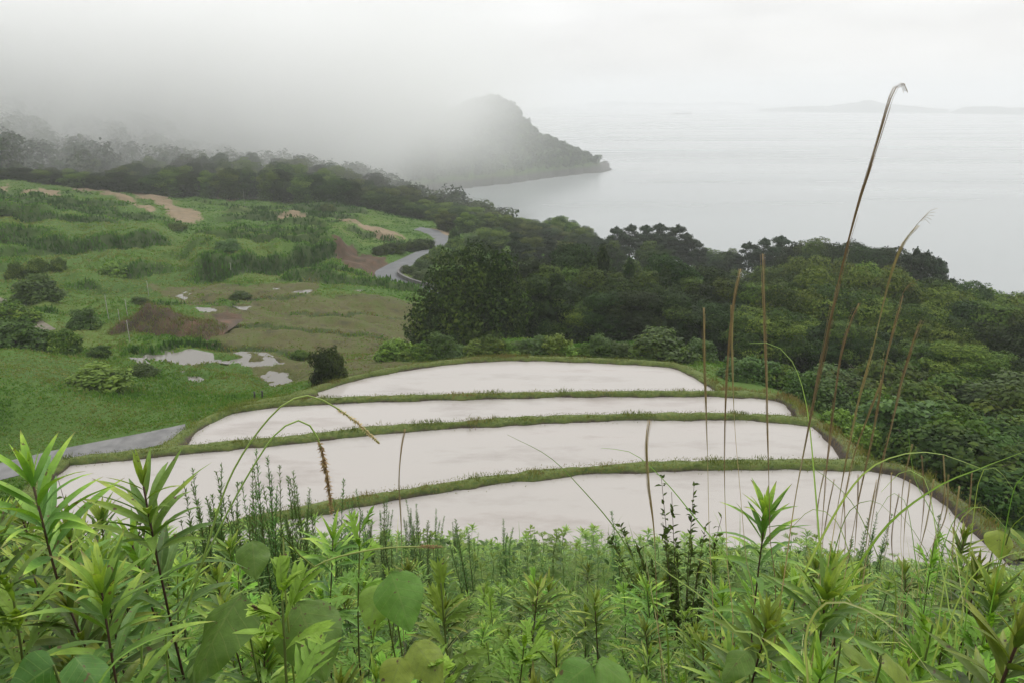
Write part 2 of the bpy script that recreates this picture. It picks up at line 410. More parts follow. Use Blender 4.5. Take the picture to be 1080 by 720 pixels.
def ground(x, y, masks=False):
    x = np.asarray(x, float); y = np.asarray(y, float)
    z = H0(x, y); d = np.hypot(x, y); a = np.arctan2(x, y)
    bz, bm = banks(x, y)
    z = z + bz
    amp = np.clip((d - 38) / 40, 0, 1) * (1 - .0)
    z = z + amp * ((fbm(x / 9, y / 5, 3) - .5) * 2.2 + (fbm(x / 2.2, y / 2.2, 9, 3) - .5) * .7) * np.where(d > 600, 2.5, 1) + np.clip((14 - d) / 10, 0, 1) * (fbm(x / .8, y / .8, 4) - .5) * .25
    pm = np.zeros_like(d)
    for P, w, _ in PATHS:
        sel = np.flatnonzero(((np.abs(x - P[:, 0].mean()) < 90) & (np.abs(y - P[:, 1].mean()) < 90)).ravel())
        if len(sel) == 0: continue
        xs = x.ravel()[sel]; ys = y.ravel()[sel]; dd = poly_dist(xs, ys, P[:, :2])
        m = 1 - sstep(w + .3, w + 2.2, dd)
        k = m > 0
        if k.any():
            sub = sel[k]; D2 = (xs[k][:, None] - P[:, 0]) ** 2 + (ys[k][:, None] - P[:, 1]) ** 2
            W = 1 / (D2 + .3) ** 2; pz = (W * P[:, 2]).sum(1) / W.sum(1) - .03
            zf = z.ravel(); zf[sub] = zf[sub] * (1 - m[k]) + pz * m[k]; z = zf.reshape(z.shape)
            pf = pm.ravel(); pf[sub] = np.maximum(pf[sub], (dd[k] < w + .2) * 1.0); pm = pf.reshape(z.shape)
    pad = np.zeros_like(d)
    for k, P in POLY.items():
        i = in_poly(x, y, P)
        z = np.where(i, np.minimum(z, LV[k] - .3), z) if k == 1 else np.where(i, LV[k] - .3, z)
        pad = np.maximum(pad, i * 1.0)
    pud = np.zeros_like(d)
    for P, lv in PW:
        c = np.mean(P, axis=0); r = max(np.hypot(*(np.array(P) - c).T)) + 3
        sel = np.hypot(x - c[0], y - c[1]) < r
        if sel.any():
            xs = x[sel]; ys = y[sel]; i = in_poly(xs, ys, P); dd = poly_dist(xs, ys, list(P) + [P[0]])
            m = np.where(i, 1, 1 - sstep(0, 2.5, dd))
            z[sel] = z[sel] * (1 - m) + m * (lv + .04 - .07 * i + (fbm(xs / 1.1, ys / .8, 21, 4) - .49) * .9)
            pud[sel] = np.maximum(pud[sel], ((z[sel] < lv + .01) & (m > .6)) * 1.0)
    if not masks: return z
    ja = a + (fbm(x / 1.5, y / 1.5, 31, 3) - .5) * .012; jl = np.log(np.maximum(d, .5)) + (fbm(x / 1.5, y / 1.5, 37, 3) - .5) * .05
    def msk(L):
        r = np.zeros_like(d)
        for P in L: r = np.maximum(r, in_poly(ja, jl, P) * 1.0)
        return r
    return z, dict(dirt=msk(DIRT), red=msk(RED), marsh=msk(MARSH), bank=bm, path=pm, pud=pud, pad=pad)
def gz(x, y): return float(ground(np.array([x]), np.array([y]))[0])
def ghit(px, py, dmin=30):
    return hit(px, py, dmin, 1200., ground)

# polar grid: fine where the photograph looks
th = np.concatenate([np.linspace(-math.pi, -.78, 60, endpoint=False), np.linspace(-.78, .78, 860, endpoint=False), np.linspace(.78, math.pi, 60, endpoint=False)])
rr = np.concatenate([np.exp(np.linspace(math.log(.5), math.log(25), 170, endpoint=False)), np.exp(np.linspace(math.log(25), math.log(330), 360, endpoint=False)), np.exp(np.linspace(math.log(330), math.log(2600), 90))])
TH, RR = np.meshgrid(th, rr); gx = RR * np.sin(TH); gy = RR * np.cos(TH)
gzv, MK = ground(gx, gy, True)
nr, nth = gx.shape
V = np.stack([gx, gy, gzv + ZC], -1).reshape(-1, 3)
V = np.concatenate([V, [[0, 0, gz(0, .5) + ZC]]])
i, j = np.meshgrid(np.arange(nr - 1), np.arange(nth), indexing='ij'); j2 = (j + 1) % nth
Q = np.stack([i * nth + j, i * nth + j2, (i + 1) * nth + j2, (i + 1) * nth + j], -1).reshape(-1, 4)
jj = np.arange(0, nth, 2); c = len(V) - 1
Q = np.concatenate([Q, np.stack([np.full(len(jj), c), (jj + 2) % nth, (jj + 1) % nth, jj], -1)])
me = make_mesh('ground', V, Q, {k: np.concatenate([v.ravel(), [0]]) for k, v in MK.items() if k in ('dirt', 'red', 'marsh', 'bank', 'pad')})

m, nt, b = mat('ground_earth_and_grass')
g = N(nt, 'ShaderNodeNewGeometry'); pos = g.outputs['Position']
n1 = noise(nt, .05, 5, pos); n2 = noise(nt, .6, 6, pos); n3 = noise(nt, 4, 6, pos, .7)
c = ramp(nt, n1, [(.3, (.042, .095, .013)), (.48, (.062, .128, .017)), (.6, (.10, .155, .026)), (.72, (.12, .115, .04))])
c = mix(nt, math_(nt, 'MULTIPLY', n2, .8), c, ramp(nt, n3, [(.3, (.028, .06, .01)), (.7, (.09, .14, .022))]))
mr = ramp(nt, n2, [(.35, (.075, .085, .022)), (.55, (.085, .07, .03)), (.7, (.05, .04, .024))])
c = mix(nt, math_(nt, 'MULTIPLY', attr(nt, 'marsh'), .85), c, mr)
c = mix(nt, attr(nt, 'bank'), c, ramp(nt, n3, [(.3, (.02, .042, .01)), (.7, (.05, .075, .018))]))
c = mix(nt, attr(nt, 'dirt'), c, ramp(nt, n2, [(.3, (.15, .12, .07)), (.7, (.24, .18, .115))]))
c = mix(nt, attr(nt, 'red'), c, ramp(nt, n2, [(.3, (.045, .036, .02)), (.7, (.105, .062, .038))]))
c = mix(nt, attr(nt, 'pad'), c, (.16, .12, .09))
sz = N(nt, 'ShaderNodeSeparateXYZ'); nt.links.new(pos, sz.inputs[0])
rk = N(nt, 'ShaderNodeMapRange'); rk.inputs[1].default_value = 9; rk.inputs[2].default_value = 5; nt.links.new(sz.outputs['Z'], rk.inputs[0])
c = mix(nt, rk.outputs[0], c, ramp(nt, n2, [(.3, (.03, .03, .026)), (.7, (.09, .085, .075))]))
nt.links.new(c, b.inputs['Base Color']); b.inputs['Roughness'].default_value = .9; b.inputs['Specular IOR Level'].default_value = .2
bump(nt, b, n3, .6, .15)
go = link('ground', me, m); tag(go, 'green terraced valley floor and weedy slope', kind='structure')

# ------------------------------------------------------------------ water
def water_mat(name, deep, rough, bscale, bstr, bdist, streak=None, spec=.5):
    m, nt, b = mat(name)
    tc = N(nt, 'ShaderNodeNewGeometry').outputs['Position']
    b.inputs['Base Color'].default_value = (*deep, 1)
    b.inputs['IOR'].default_value = 1.333; b.inputs['Roughness'].default_value = rough; b.inputs['Specular IOR Level'].default_value = spec
    h = noise(nt, bscale, 4, tc)
    bump(nt, b, h, bstr, bdist)
    if streak:
        mp = N(nt, 'ShaderNodeMapping'); mp.inputs['Scale'].default_value = streak[0]; mp.inputs['Rotation'].default_value = (0, 0, R(streak[3] if len(streak) > 3 else 8)); nt.links.new(tc, mp.inputs[0])
        s = noise(nt, 1, 5, mp.outputs[0], .5)
        rr_ = N(nt, 'ShaderNodeMapRange'); rr_.inputs[1].default_value = .38; rr_.inputs[2].default_value = .62
        rr_.inputs[3].default_value = streak[1]; rr_.inputs[4].default_value = streak[2]
        nt.links.new(s, rr_.inputs[0]); nt.links.new(rr_.outputs[0], b.inputs['Roughness'])
    return m, nt, b
MS, nt, b = water_mat('sea_water', (.25, .268, .268), .2, .2, .022, .4, ((.0010, .006, 1), .17, .29, 6))
P = [(9000 * math.sin(t), 9000 * math.cos(t)) for t in np.linspace(0, 2 * math.pi, 96, endpoint=False)]
rs = [200, 500, 1200, 3000, 6000, 9000]; V = []; Q = []
for r_ in rs:
    for t in np.linspace(0, 2 * math.pi, 96, endpoint=False): V.append((r_ * math.sin(t), r_ * math.cos(t), 0))
for a_ in range(len(rs) - 1):
    for k in range(96): Q.append((a_ * 96 + (k + 1) % 96, a_ * 96 + k, (a_ + 1) * 96 + k, (a_ + 1) * 96 + (k + 1) % 96))
tag(link('sea', make_mesh('sea', V, Q), MS), 'calm pale grey sea', kind='structure')

MP, nt, b = water_mat('paddy_water', (.5, .42, .37), .06, 3.5, .12, .02, ((.15, .5, 1), .03, .16, 0))
tcp = N(nt, 'ShaderNodeNewGeometry').outputs['Position']
mpp = N(nt, 'ShaderNodeMapping'); mpp.inputs['Scale'].default_value = (.8, 2.2, 1); nt.links.new(tcp, mpp.inputs[0])
c = ramp(nt, noise(nt, .16, 7, mpp.outputs[0], .62), [(.32, (.295, .270, .246)), (.45, (.375, .352, .326)), (.56, (.38, .354, .328)), (.68, (.305, .275, .250))])
nt.links.new(c, b.inputs['Base Color'])
import mathutils
def flat(name, P, z, material):
    tris = mathutils.geometry.tessellate_polygon([[mathutils.Vector((x, y, 0)) for x, y in P]])
    V = np.array([(x, y, z + ZC) for x, y in P]); T = np.array(tris)
    e1 = V[T[:, 1]] - V[T[:, 0]]; e2 = V[T[:, 2]] - V[T[:, 0]]
    fl = np.cross(e1, e2)[:, 2] < 0; T[fl] = T[fl][:, ::-1]
    o = link(name, make_mesh(name, V, T, smooth=False), material); return o
for k, P in POLY.items():
    tag(flat('paddy_water', P, LV[k], MP), 'muddy pinkish water of a flooded rice paddy', kind='structure')
MU, nt, b = water_mat('puddle_water', (.15, .14, .12), .05, 3, .06, .02)
for k, (P, lv) in enumerate(PW):
    c = np.mean(P, axis=0); P2 = [tuple(c + (np.array(p) - c) * 1.15) for p in P]
    tag(flat('puddle_water', P2, lv, MU), 'shallow standing water in the fallow field', kind='structure')

# ------------------------------------------------------------------ roads
def strip(P, w, dz=.0):
    T = unit(np.gradient(P[:, :2], axis=0)); Nn = np.stack([T[:, 1], -T[:, 0]], -1)
    V = []; Q = []; u = np.linspace(-1, 1, 5)
    for k in range(len(P)):
        for q in u: V.append((P[k, 0] + Nn[k, 0] * w * q, P[k, 1] + Nn[k, 1] * w * q, P[k, 2] + dz - .03 * q * q + ZC))
    for k in range(len(P) - 1):
        for j in range(4): Q.append((k * 5 + j + 1, k * 5 + j, (k + 1) * 5 + j, (k + 1) * 5 + j + 1))
    return np.array(V), np.array(Q)
M['concrete'] = plain('weathered_concrete', [(.3, (.085, .085, .082)), (.5, (.13, .128, .124)), (.7, (.175, .172, .165))], 1.6, .5, .2, .01)
M['asphalt'] = plain('worn_asphalt', [(.3, (.085, .09, .094)), (.7, (.125, .13, .135))], .5, .8, .2, .01)
M['gravel'] = plain('gravel_track', [(.3, (.10, .09, .06)), (.7, (.17, .15, .11))], 2, .95, .4, .03)
for (P, w, nm), mm, lb in zip(PATHS, ('asphalt', 'concrete', 'gravel'), ('grey road winding down the valley', 'pale concrete lane beside the paddies', 'narrow gravel track')):
    V, Q = strip(P, w, .02)
    tag(link(nm, make_mesh(nm, V, Q), M[mm]), lb, kind='structure')

# ------------------------------------------------------------------ bunds (earth banks between the paddies)
m, nt, b = mat('bund_turf_and_mud')
g = N(nt, 'ShaderNodeNewGeometry'); pos = g.outputs['Position']
n3 = noise(nt, 5, 6, pos, .7); n2 = noise(nt, 1.2, 4, pos)
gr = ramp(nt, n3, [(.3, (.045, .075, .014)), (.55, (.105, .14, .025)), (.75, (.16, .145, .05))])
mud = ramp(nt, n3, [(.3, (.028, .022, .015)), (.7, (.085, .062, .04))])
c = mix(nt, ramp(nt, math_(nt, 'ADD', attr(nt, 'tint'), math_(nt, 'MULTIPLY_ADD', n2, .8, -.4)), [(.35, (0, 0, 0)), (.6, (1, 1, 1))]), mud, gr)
nt.links.new(c, b.inputs['Base Color']); b.inputs['Roughness'].default_value = .9; bump(nt, b, n3, .7, .06)
M['bund'] = m
BLAB = {'B12': ('longest grassy earth bund, nearest the weedy slope, holding the nearest paddy', .86), 'B23': ('second grassy earth bund from the weedy slope, reaching left to the concrete lane', .86),
        'B34': ('thin straight grassy bund in front of the farthest paddy', .8), 'B4': ('curved green bund along the far rim of the farthest paddy below the trees', .85),
        'BR': ('bare brown earth bund stepping down along the right ends of the paddies', .95), 'BL': ('bund with wide grassy bank at the left end of the third paddy beside the lane', 1.0),
        'BLL': ('short grassy bund at the left end of the second paddy near the lane', 1.0)}
def blades(P, N_, hgt, wid, tint, lean=.5, nseg=2):
    """N_ short blades standing at points P; returns Acc arrays"""
    n = len(P); a = rng.uniform(0, 2 * math.pi, n); h = hgt * rng.uniform(.5, 1.2, n); w = wid * rng.uniform(.6, 1.3, n)
    l = rng.uniform(.1, 1, n) * lean * h; b2 = rng.uniform(0, 2 * math.pi, n)
    side = np.stack([np.cos(a), np.sin(a), 0 * a], -1); dr = np.stack([np.cos(b2), np.sin(b2), 0 * b2], -1)
    up = np.array([0, 0, 1.])
    V = []
    for k in range(nseg + 1):
        t = k / nseg; c = P + up * (h * t * (1 - .25 * t * lean))[:, None] + dr * (l * t * t)[:, None]
        ww = (w * (1 - t) ** .7 * .5 + .002)[:, None]
        V += [c - side * ww, c + side * ww]
    V = np.stack(V, 1).reshape(-1, 3); m_ = 2 * (nseg + 1)
    Q = np.concatenate([np.arange(n)[:, None] * m_ + np.array([2 * k, 2 * k + 1, 2 * k + 3, 2 * k + 2]) for k in range(nseg)])
    return V, Q, np.repeat(tint, m_)
for nm, L in BUNDS:
    L = np.array(L); ln = np.linalg.norm(np.diff(L, axis=0), axis=1).sum(); n = max(int(ln / .25), 8)
    C = smooth_line(L, n); T = unit(np.gradient(C[:, :2], axis=0)); Nn = np.stack([T[:, 1], -T[:, 0]], -1)  # right side of travel
    lab, wide = BLAB[nm]
    prof = np.array([(-1.5, -1.4), (-.66, -.55), (-.40, -.22), (-.31, -.02), (-.17, .04), (0, .06), (.17, .04), (.31, -.02), (.40, -.22), (.66, -.55), (1.5, -1.4)])
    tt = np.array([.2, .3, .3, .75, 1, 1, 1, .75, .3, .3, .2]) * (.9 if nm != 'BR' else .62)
    k = len(prof); s = np.arange(n) * .25
    V = np.zeros((n, k, 3))
    wob = (fbm(s / 1.3, s * 0 + hash(nm) % 7, 3, 3) - .5)
    for q in range(k):
        wv = wide * prof[q, 0] * (1 + .8 * wob) + (fbm(s / .5, s * 0 + q * 3.1, 7, 3) - .5) * .24
        V[:, q, 0] = C[:, 0] + Nn[:, 0] * wv; V[:, q, 1] = C[:, 1] + Nn[:, 1] * wv
        V[:, q, 2] = C[:, 2] + prof[q, 1] + (fbm(s / .45, s * 0 + q * 5.7, 11, 3) - .5) * .12 + ZC
    I, J = np.meshgrid(np.arange(n - 1), np.arange(k - 1), indexing='ij')
    Q = np.stack([I * k + J, I * k + J + 1, (I + 1) * k + J + 1, (I + 1) * k + J], -1).reshape(-1, 4)
    root = empty('earth_bund', (float(C[0, 0]), float(C[0, 1]), float(C[0, 2]) + ZC)); tag(root, lab, 'bund')
    off = np.array([C[0, 0], C[0, 1], C[0, 2] + ZC])
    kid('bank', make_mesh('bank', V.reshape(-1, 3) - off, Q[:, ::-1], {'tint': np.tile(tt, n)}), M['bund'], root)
    ng = int(n * (70 if nm != 'BR' else 45)); ii = rng.integers(0, n, ng); lat = rng.normal(0, .24, ng) * wide; lat = np.clip(lat, -.55 * wide, .55 * wide)
    P = np.stack([C[ii, 0] + Nn[ii, 0] * lat + rng.normal(0, .1, ng), C[ii, 1] + Nn[ii, 1] * lat + rng.normal(0, .1, ng), C[ii, 2] + ZC + .04 - np.clip(np.abs(lat) - .3, 0, 1) * 1.1], -1)
    tn = fbm(P[:, 0] / 1.5, P[:, 1] / 1.5, 5) * 1.2 - .1 + rng.normal(0, .15, ng) + (.42 if nm == 'BR' else .05)
    hh_ = 1 + 2.2 * sstep(.55, .72, fbm(P[:, 0] / .9, P[:, 1] / .9, 19, 3))
    V, Q, Tt = blades(P - off, 0, hh_ * (.06 if nm != 'BR' else .12), .02, np.clip(tn, 0, 1), .8)
    o = kid('grass', make_mesh('bund_grass', V, Q, {'tint': Tt}), M['bundgrass'], root); o['kind'] = 'stuff'

# ------------------------------------------------------------------ grass of the valley fields
def field_grass():
    n = 150000
    a = rng.uniform(-.72, .30, n); d = np.exp(rng.uniform(math.log(30), math.log(265), n))
    x = d * np.sin(a); y = d * np.cos(a)
    pxx = a
    z, mk = ground(x, y, True)
    cut = np.interp(a, [-.72, -.6, -.35, -.2, -.1, 0, .35], [255, 250, 235, 222, 212, 205, 205])
    keep = (d < cut) & (mk['path'] < .5) & (mk['pud'] < .5) & (mk['pad'] < .5) & (mk['dirt'] < .5) & (mk['red'] < .5) & ((a < .12) | (d < 62)) & ((mk['marsh'] < .5) | (rng.random(n) < .5))
    x, y, z, d, a = (q[keep] for q in (x, y, z, d, a)); mk = {k: v[keep] for k, v in mk.items()}
    n = len(x)
    clump = fbm(x / 6, y / 6, 41); cl2 = fbm(x / 1.7, y / 1.7, 43, 3); patch = fbm(x / 28, y / 28, 47, 3)
    h = np.clip(.1 + .55 * np.clip(clump - .38, 0, 1) * 2 * cl2 + mk['bank'] * .6, .08, 1.0) * (1 + .3 * (d > 100))
    h = np.where(mk['marsh'] > .5, h * .5, h)
    tint = np.clip(.15 + .85 * patch + .35 * (cl2 - .5) + rng.normal(0, .1, n) - .6 * mk['bank'] - .7 * (clump - .5), 0, .78)
    tint = np.where((mk['marsh'] > .5), np.clip(.62 + .5 * (cl2 - .3) + rng.normal(0, .12, n), 0, 1), tint)
    acc = Acc()
    for k in range(3):
        jx = rng.normal(0, .0022, n) * d; jy = rng.normal(0, .003, n) * d
        P = np.stack([x + jx, y + jy, z + ZC - .03], -1)
        V, Q, T = blades(P, 0, 1.0, 1.0, np.clip(tint + rng.normal(0, .05, n), 0, 1), .9, 2)
        # rescale the unit blades: height h, width growing with distance (broad tufts far away)
        V = V.reshape(n, -1, 3); rel = V - P[:, None]
        hv = h[:, None]; wv = (.0016 * d + .012)[:, None]
        out = rel.copy(); out[..., 2] *= hv; out[..., 0] *= np.maximum(wv * 1.3, hv * .25); out[..., 1] *= np.maximum(wv * 1.3, hv * .25)
        acc.add((P[:, None] + out).reshape(-1, 3), Q, T)
    o = link('field_grass', acc.mesh('field_grass'), M['grass']); tag(o, 'rough green grass over the valley fields', 'grass', kind='stuff')
field_grass()
# ------------------------------------------------------------------ trees
def leaf_quads(C, Nrm, size, aspect=.55, jit=.38):
    """diamond leaves / leaf clumps at points C facing roughly Nrm"""
    n = len(C); Nn = unit(Nrm + rng.normal(0, jit, (n, 3))); t = unit(np.cross(Nn, rng.normal(0, 1, (n, 3)))); b = np.cross(Nn, t)
    s = (size * rng.uniform(.6, 1.35, n))[:, None]
    dn = np.array([0, 0, -.25]) * s
    V = np.stack([C - t * s + dn * .6, C - b * s * aspect, C + t * s + dn, C + b * s * aspect], 1)
    return V.reshape(-1, 3), (np.arange(n)[:, None] * 4 + np.arange(4))

def crown(acc, lobes, nleaf, size, dens_pow=2.0, shell=(.7, 1.05), up=.25, droop=0):
    """lobes: rows cx cy cz rx ry rz tint"""
    L = np.array(lobes); w = (L[:, 3] * L[:, 4] * L[:, 5]) ** (dens_pow / 3); w /= w.sum()
    i = rng.choice(len(L), nleaf, p=w)
    D = rng.normal(0, 1, (nleaf, 3)); D[:, 2] += up; D = unit(D)
    r = rng.uniform(shell[0], shell[1], nleaf)
    bump_ = 1 + .18 * np.sin(D[:, 0] * 5 + i) * np.sin(D[:, 1] * 6 + i * 1.7) + .12 * np.sin(D[:, 2] * 9 + i * .6)
    C = L[i, :3] + D * L[i, 3:6] * (r * bump_)[:, None]
    Nm = D / L[i, 3:6]; Nm = unit(Nm); Nm[:, 2] += .35
    if droop: Nm[:, 2] *= .3
    V, Q = leaf_quads(C, Nm, size)
    T = np.clip(L[i, 6] + rng.normal(0, .16, nleaf), 0, 1)
    acc.add(V, Q, np.repeat(T, 4))

def lobes_round(rx, rz, zc, n, sub, flat=.75, tintv=.2):
    """a billowing crown: sub-lobes over a big ellipsoid"""
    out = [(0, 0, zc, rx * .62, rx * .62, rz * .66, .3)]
    k = 0
    while k < n:
        d = rng.normal(0, 1, 3); d /= np.linalg.norm(d)
        if d[2] < -.55: continue
        r = rng.uniform(.6, .86); s = sub * rng.uniform(.65, 1.35)
        out.append((d[0] * rx * r, d[1] * rx * r, zc + d[2] * rz * r, s, s, s * flat, np.clip(.45 + rng.normal(0, tintv) + .12 * 0, 0, 1)))
        k += 1
    return out

def limbs(acc, h, r0, n, spread, z0=.35):
    P = [(0, 0, -.6), (rng.normal(0, .06), rng.normal(0, .06), h * .3), (rng.normal(0, .2), rng.normal(0, .2), h * .62), (rng.normal(0, .3), rng.normal(0, .3), h * .9)]
    P = smooth_line(P, 10); tube(acc, P, np.linspace(r0, r0 * .25, 10) * np.r_[1.35, np.ones(9)], .5, 8)
    for k in range(n):
        t = rng.uniform(z0, .85); b0 = P[int(t * 9)]; a = rng.uniform(0, 6.28)
        e = b0 + np.array([math.cos(a) * spread, math.sin(a) * spread, spread * rng.uniform(.3, .9)]) * rng.uniform(.6, 1)
        mid = (b0 + e) / 2 + np.array([0, 0, -.08 * spread])
        tube(acc, smooth_line([b0, mid, e], 6), np.linspace(r0 * .42, r0 * .1, 6), .5, 5)

def tree_proto(name, kind):
    root = empty(name); tr = Acc(); cr = Acc()
    if kind in ('broad', 'broad2', 'dark', 'dark2'):
        limbs(tr, 8, .24, 9, 3.0)
        n = {'broad': 22, 'broad2': 30, 'dark': 26, 'dark2': 18}[kind]
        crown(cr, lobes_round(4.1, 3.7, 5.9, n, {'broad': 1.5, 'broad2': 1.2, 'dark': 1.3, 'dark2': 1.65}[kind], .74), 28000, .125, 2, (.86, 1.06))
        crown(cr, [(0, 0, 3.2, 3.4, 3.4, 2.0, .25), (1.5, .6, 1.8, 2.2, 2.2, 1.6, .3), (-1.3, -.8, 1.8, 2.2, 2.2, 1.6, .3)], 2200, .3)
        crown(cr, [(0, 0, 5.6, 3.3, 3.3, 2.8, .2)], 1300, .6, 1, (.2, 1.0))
        m_ = M['broad'] if kind[0] == 'b' else M['dark']
    elif kind == 'pine':
        limbs(tr, 9.8, .2, 16, 2.2, .4)
        L = [(0, 0, 6.2, 1.6, 1.6, 2.4, .3)]
        for k in range(46):
            t = rng.random() ** .75; z = 2.4 + 7.1 * t; rad = 3.4 * (1 - t ** 2.8) + .5; a = rng.uniform(0, 6.28); r = rad * rng.uniform(.45, 1)
            q = rng.uniform(.55, .95); L.append((math.cos(a) * r, math.sin(a) * r, z, q, q, q * .55, rng.uniform(.2, .8)))
        L.append((.1, 0, 9.6, .4, .4, .6, .5))
        crown(cr, L, 13000, .15, 1.4, (.5, 1.2), .4); m_ = M['pine']
    elif kind == 'slim':
        limbs(tr, 9.5, .2, 7, 1.0)
        L = [(rng.normal(0, .55), rng.normal(0, .55), z, rng.uniform(.8, 1.35), rng.uniform(.8, 1.35), rng.uniform(.8, 1.3), rng.uniform(.1, .6)) for z in np.linspace(1, 9.2, 22)]
        crown(cr, L, 9000, .22); m_ = M['dark']
    kid('trunk', tr.mesh('trunk'), M['bark'], root); kid('crown', cr.mesh('crown'), m_, root)
    return root
PROTO = {k: tree_proto({'pine': 'pine_tree', 'slim': 'slender_tree'}.get(k, 'broadleaf_tree'), k) for k in ('broad', 'broad2', 'dark', 'dark2', 'pine', 'slim')}
used = set()
def place(proto, x, y, h, w, label, cat, group=None, Hn=10., Wn=9., rot=None):
    o = PROTO[proto] if proto not in used else copy_tree(PROTO[proto])
    used.add(proto)
    o.location = (x, y, gz(x, y) + ZC); o.rotation_euler = (rng.normal(0, .03), rng.normal(0, .03), rng.uniform(0, 6.28) if rot is None else rot)
    o.scale = (w / Wn, w / Wn * rng.uniform(.9, 1.1), h / Hn)
    for p in ('group',):
        if p in o: del o[p]
    tag(o, label, cat, group); return o

def tree(px, top, d, proto, label, group=None, w=None, cat='tree', hmin=5., hmax=19.):
    a = az_of(px, d, -30); x = d * math.sin(a); y = d * math.cos(a); zt = at_dist(px, top, d)[2]
    h = min(max(zt - gz(x, y), hmin), hmax)
    return place(proto, x, y, h, w or min(max(h * .86, 6.5), 10.5) * rng.uniform(.9, 1.12), label, cat, group)

G_W = 'trees of the dense wood right of the paddies'
LB = {'broad': 'billowing mid green broadleaf tree in the dense wood right of the paddies', 'broad2': 'billowing mid green broadleaf tree in the dense wood right of the paddies',
      'dark': 'very dark green evergreen tree in the dense wood beyond the paddies', 'dark2': 'very dark green evergreen tree in the dense wood beyond the paddies',
      'pine': 'dark pine with ragged layered top on the skyline of the wood'}
ROWS = [(185, 'broad2', [(470, 232), (492, 236), (515, 240), (535, 246)]), (150, 'broad', [(520, 256), (560, 262), (598, 258)]), (210, 'broad', [(560, 234), (580, 230), (600, 233), (618, 238)]), (200, 'broad', [(590, 228), (612, 242)]), (188, 'dark', [(560, 243), (620, 246), (540, 240)]), (162, 'pine', [(632, 250), (650, 243), (665, 238), (682, 237), (697, 237), (713, 238), (726, 245), (738, 254)]),
        (168, 'dark', [(745, 262), (760, 265), (775, 264)]), (152, 'pine', [(790, 258), (806, 253), (822, 251)]), (142, 'dark', [(838, 251), (856, 251), (872, 253), (645, 255), (690, 255)]),
        (134, 'dark2', [(890, 256), (908, 259), (925, 259), (943, 262)]), (124, 'pine', [(955, 262), (970, 266), (986, 279), (998, 290)]), (114, 'broad', [(1004, 298), (1022, 302), (1043, 303), (1062, 310)]),
        (95, 'broad2', [(1072, 316), (1090, 330), (1115, 350)]),
        (122, 'pine', [(545, 248), (578, 252), (612, 256), (630, 262)]), (108, 'dark', [(660, 272), (700, 272), (735, 280), (770, 284), (800, 282)]), (105, 'broad2', [(830, 272), (858, 270), (880, 274), (905, 274), (930, 280)]),
        (96, 'broad', [(952, 286), (975, 296), (998, 306), (1020, 314), (1045, 322), (1068, 332)]), (88, 'dark', [(790, 300), (760, 298), (735, 300), (820, 296)]),
        (84, 'broad2', [(850, 296), (885, 298), (915, 304), (945, 312), (975, 324)]), (80, 'dark2', [(600, 292), (565, 300), (700, 302), (625, 300), (735, 312)]), (78, 'dark', [(1005, 330), (1030, 340), (1055, 348), (1085, 352), (1110, 360)]),
        (72, 'dark', [(590, 312), (622, 312), (650, 318), (680, 318), (715, 322), (745, 328), (775, 322)]), (72, 'broad', [(810, 318), (842, 320), (875, 322), (905, 328), (938, 338), (968, 350)]),
        (66, 'dark2', [(560, 338), (600, 332), (632, 338), (668, 335), (700, 340), (735, 348), (765, 350)]), (66, 'dark', [(548, 322), (575, 318)]), (65, 'broad', [(610, 345), (795, 352), (828, 350)]), (66, 'dark', [(865, 352), (900, 360), (935, 368)]), (62, 'broad2', [(968, 378), (1000, 386), (1030, 394)]),
        (62, 'dark2', [(1062, 392), (1092, 400)])]
for d, k, L in ROWS:
    for px, top in L:
        if d <= 84: top -= 30 if px < 800 else 18
        tree(px, top + rng.normal(0, 2), d * rng.uniform(.97, 1.03), k, LB[k], G_W + {'b': ', mid green', 'd': ', dark', 'p': ', pines'}[k[0]])
for px, top, d, lb in [(634, 262, 76, 'tall slender dark tree, leftmost of three rising above the wood behind the farthest paddy'), (660, 274, 75, 'slender dark tree between two taller ones above the wood behind the farthest paddy'), (686, 282, 74, 'slender dark tree, rightmost of three rising above the wood behind the farthest paddy')]:
    tree(px, top, d, 'slim', lb, None, 4.0)

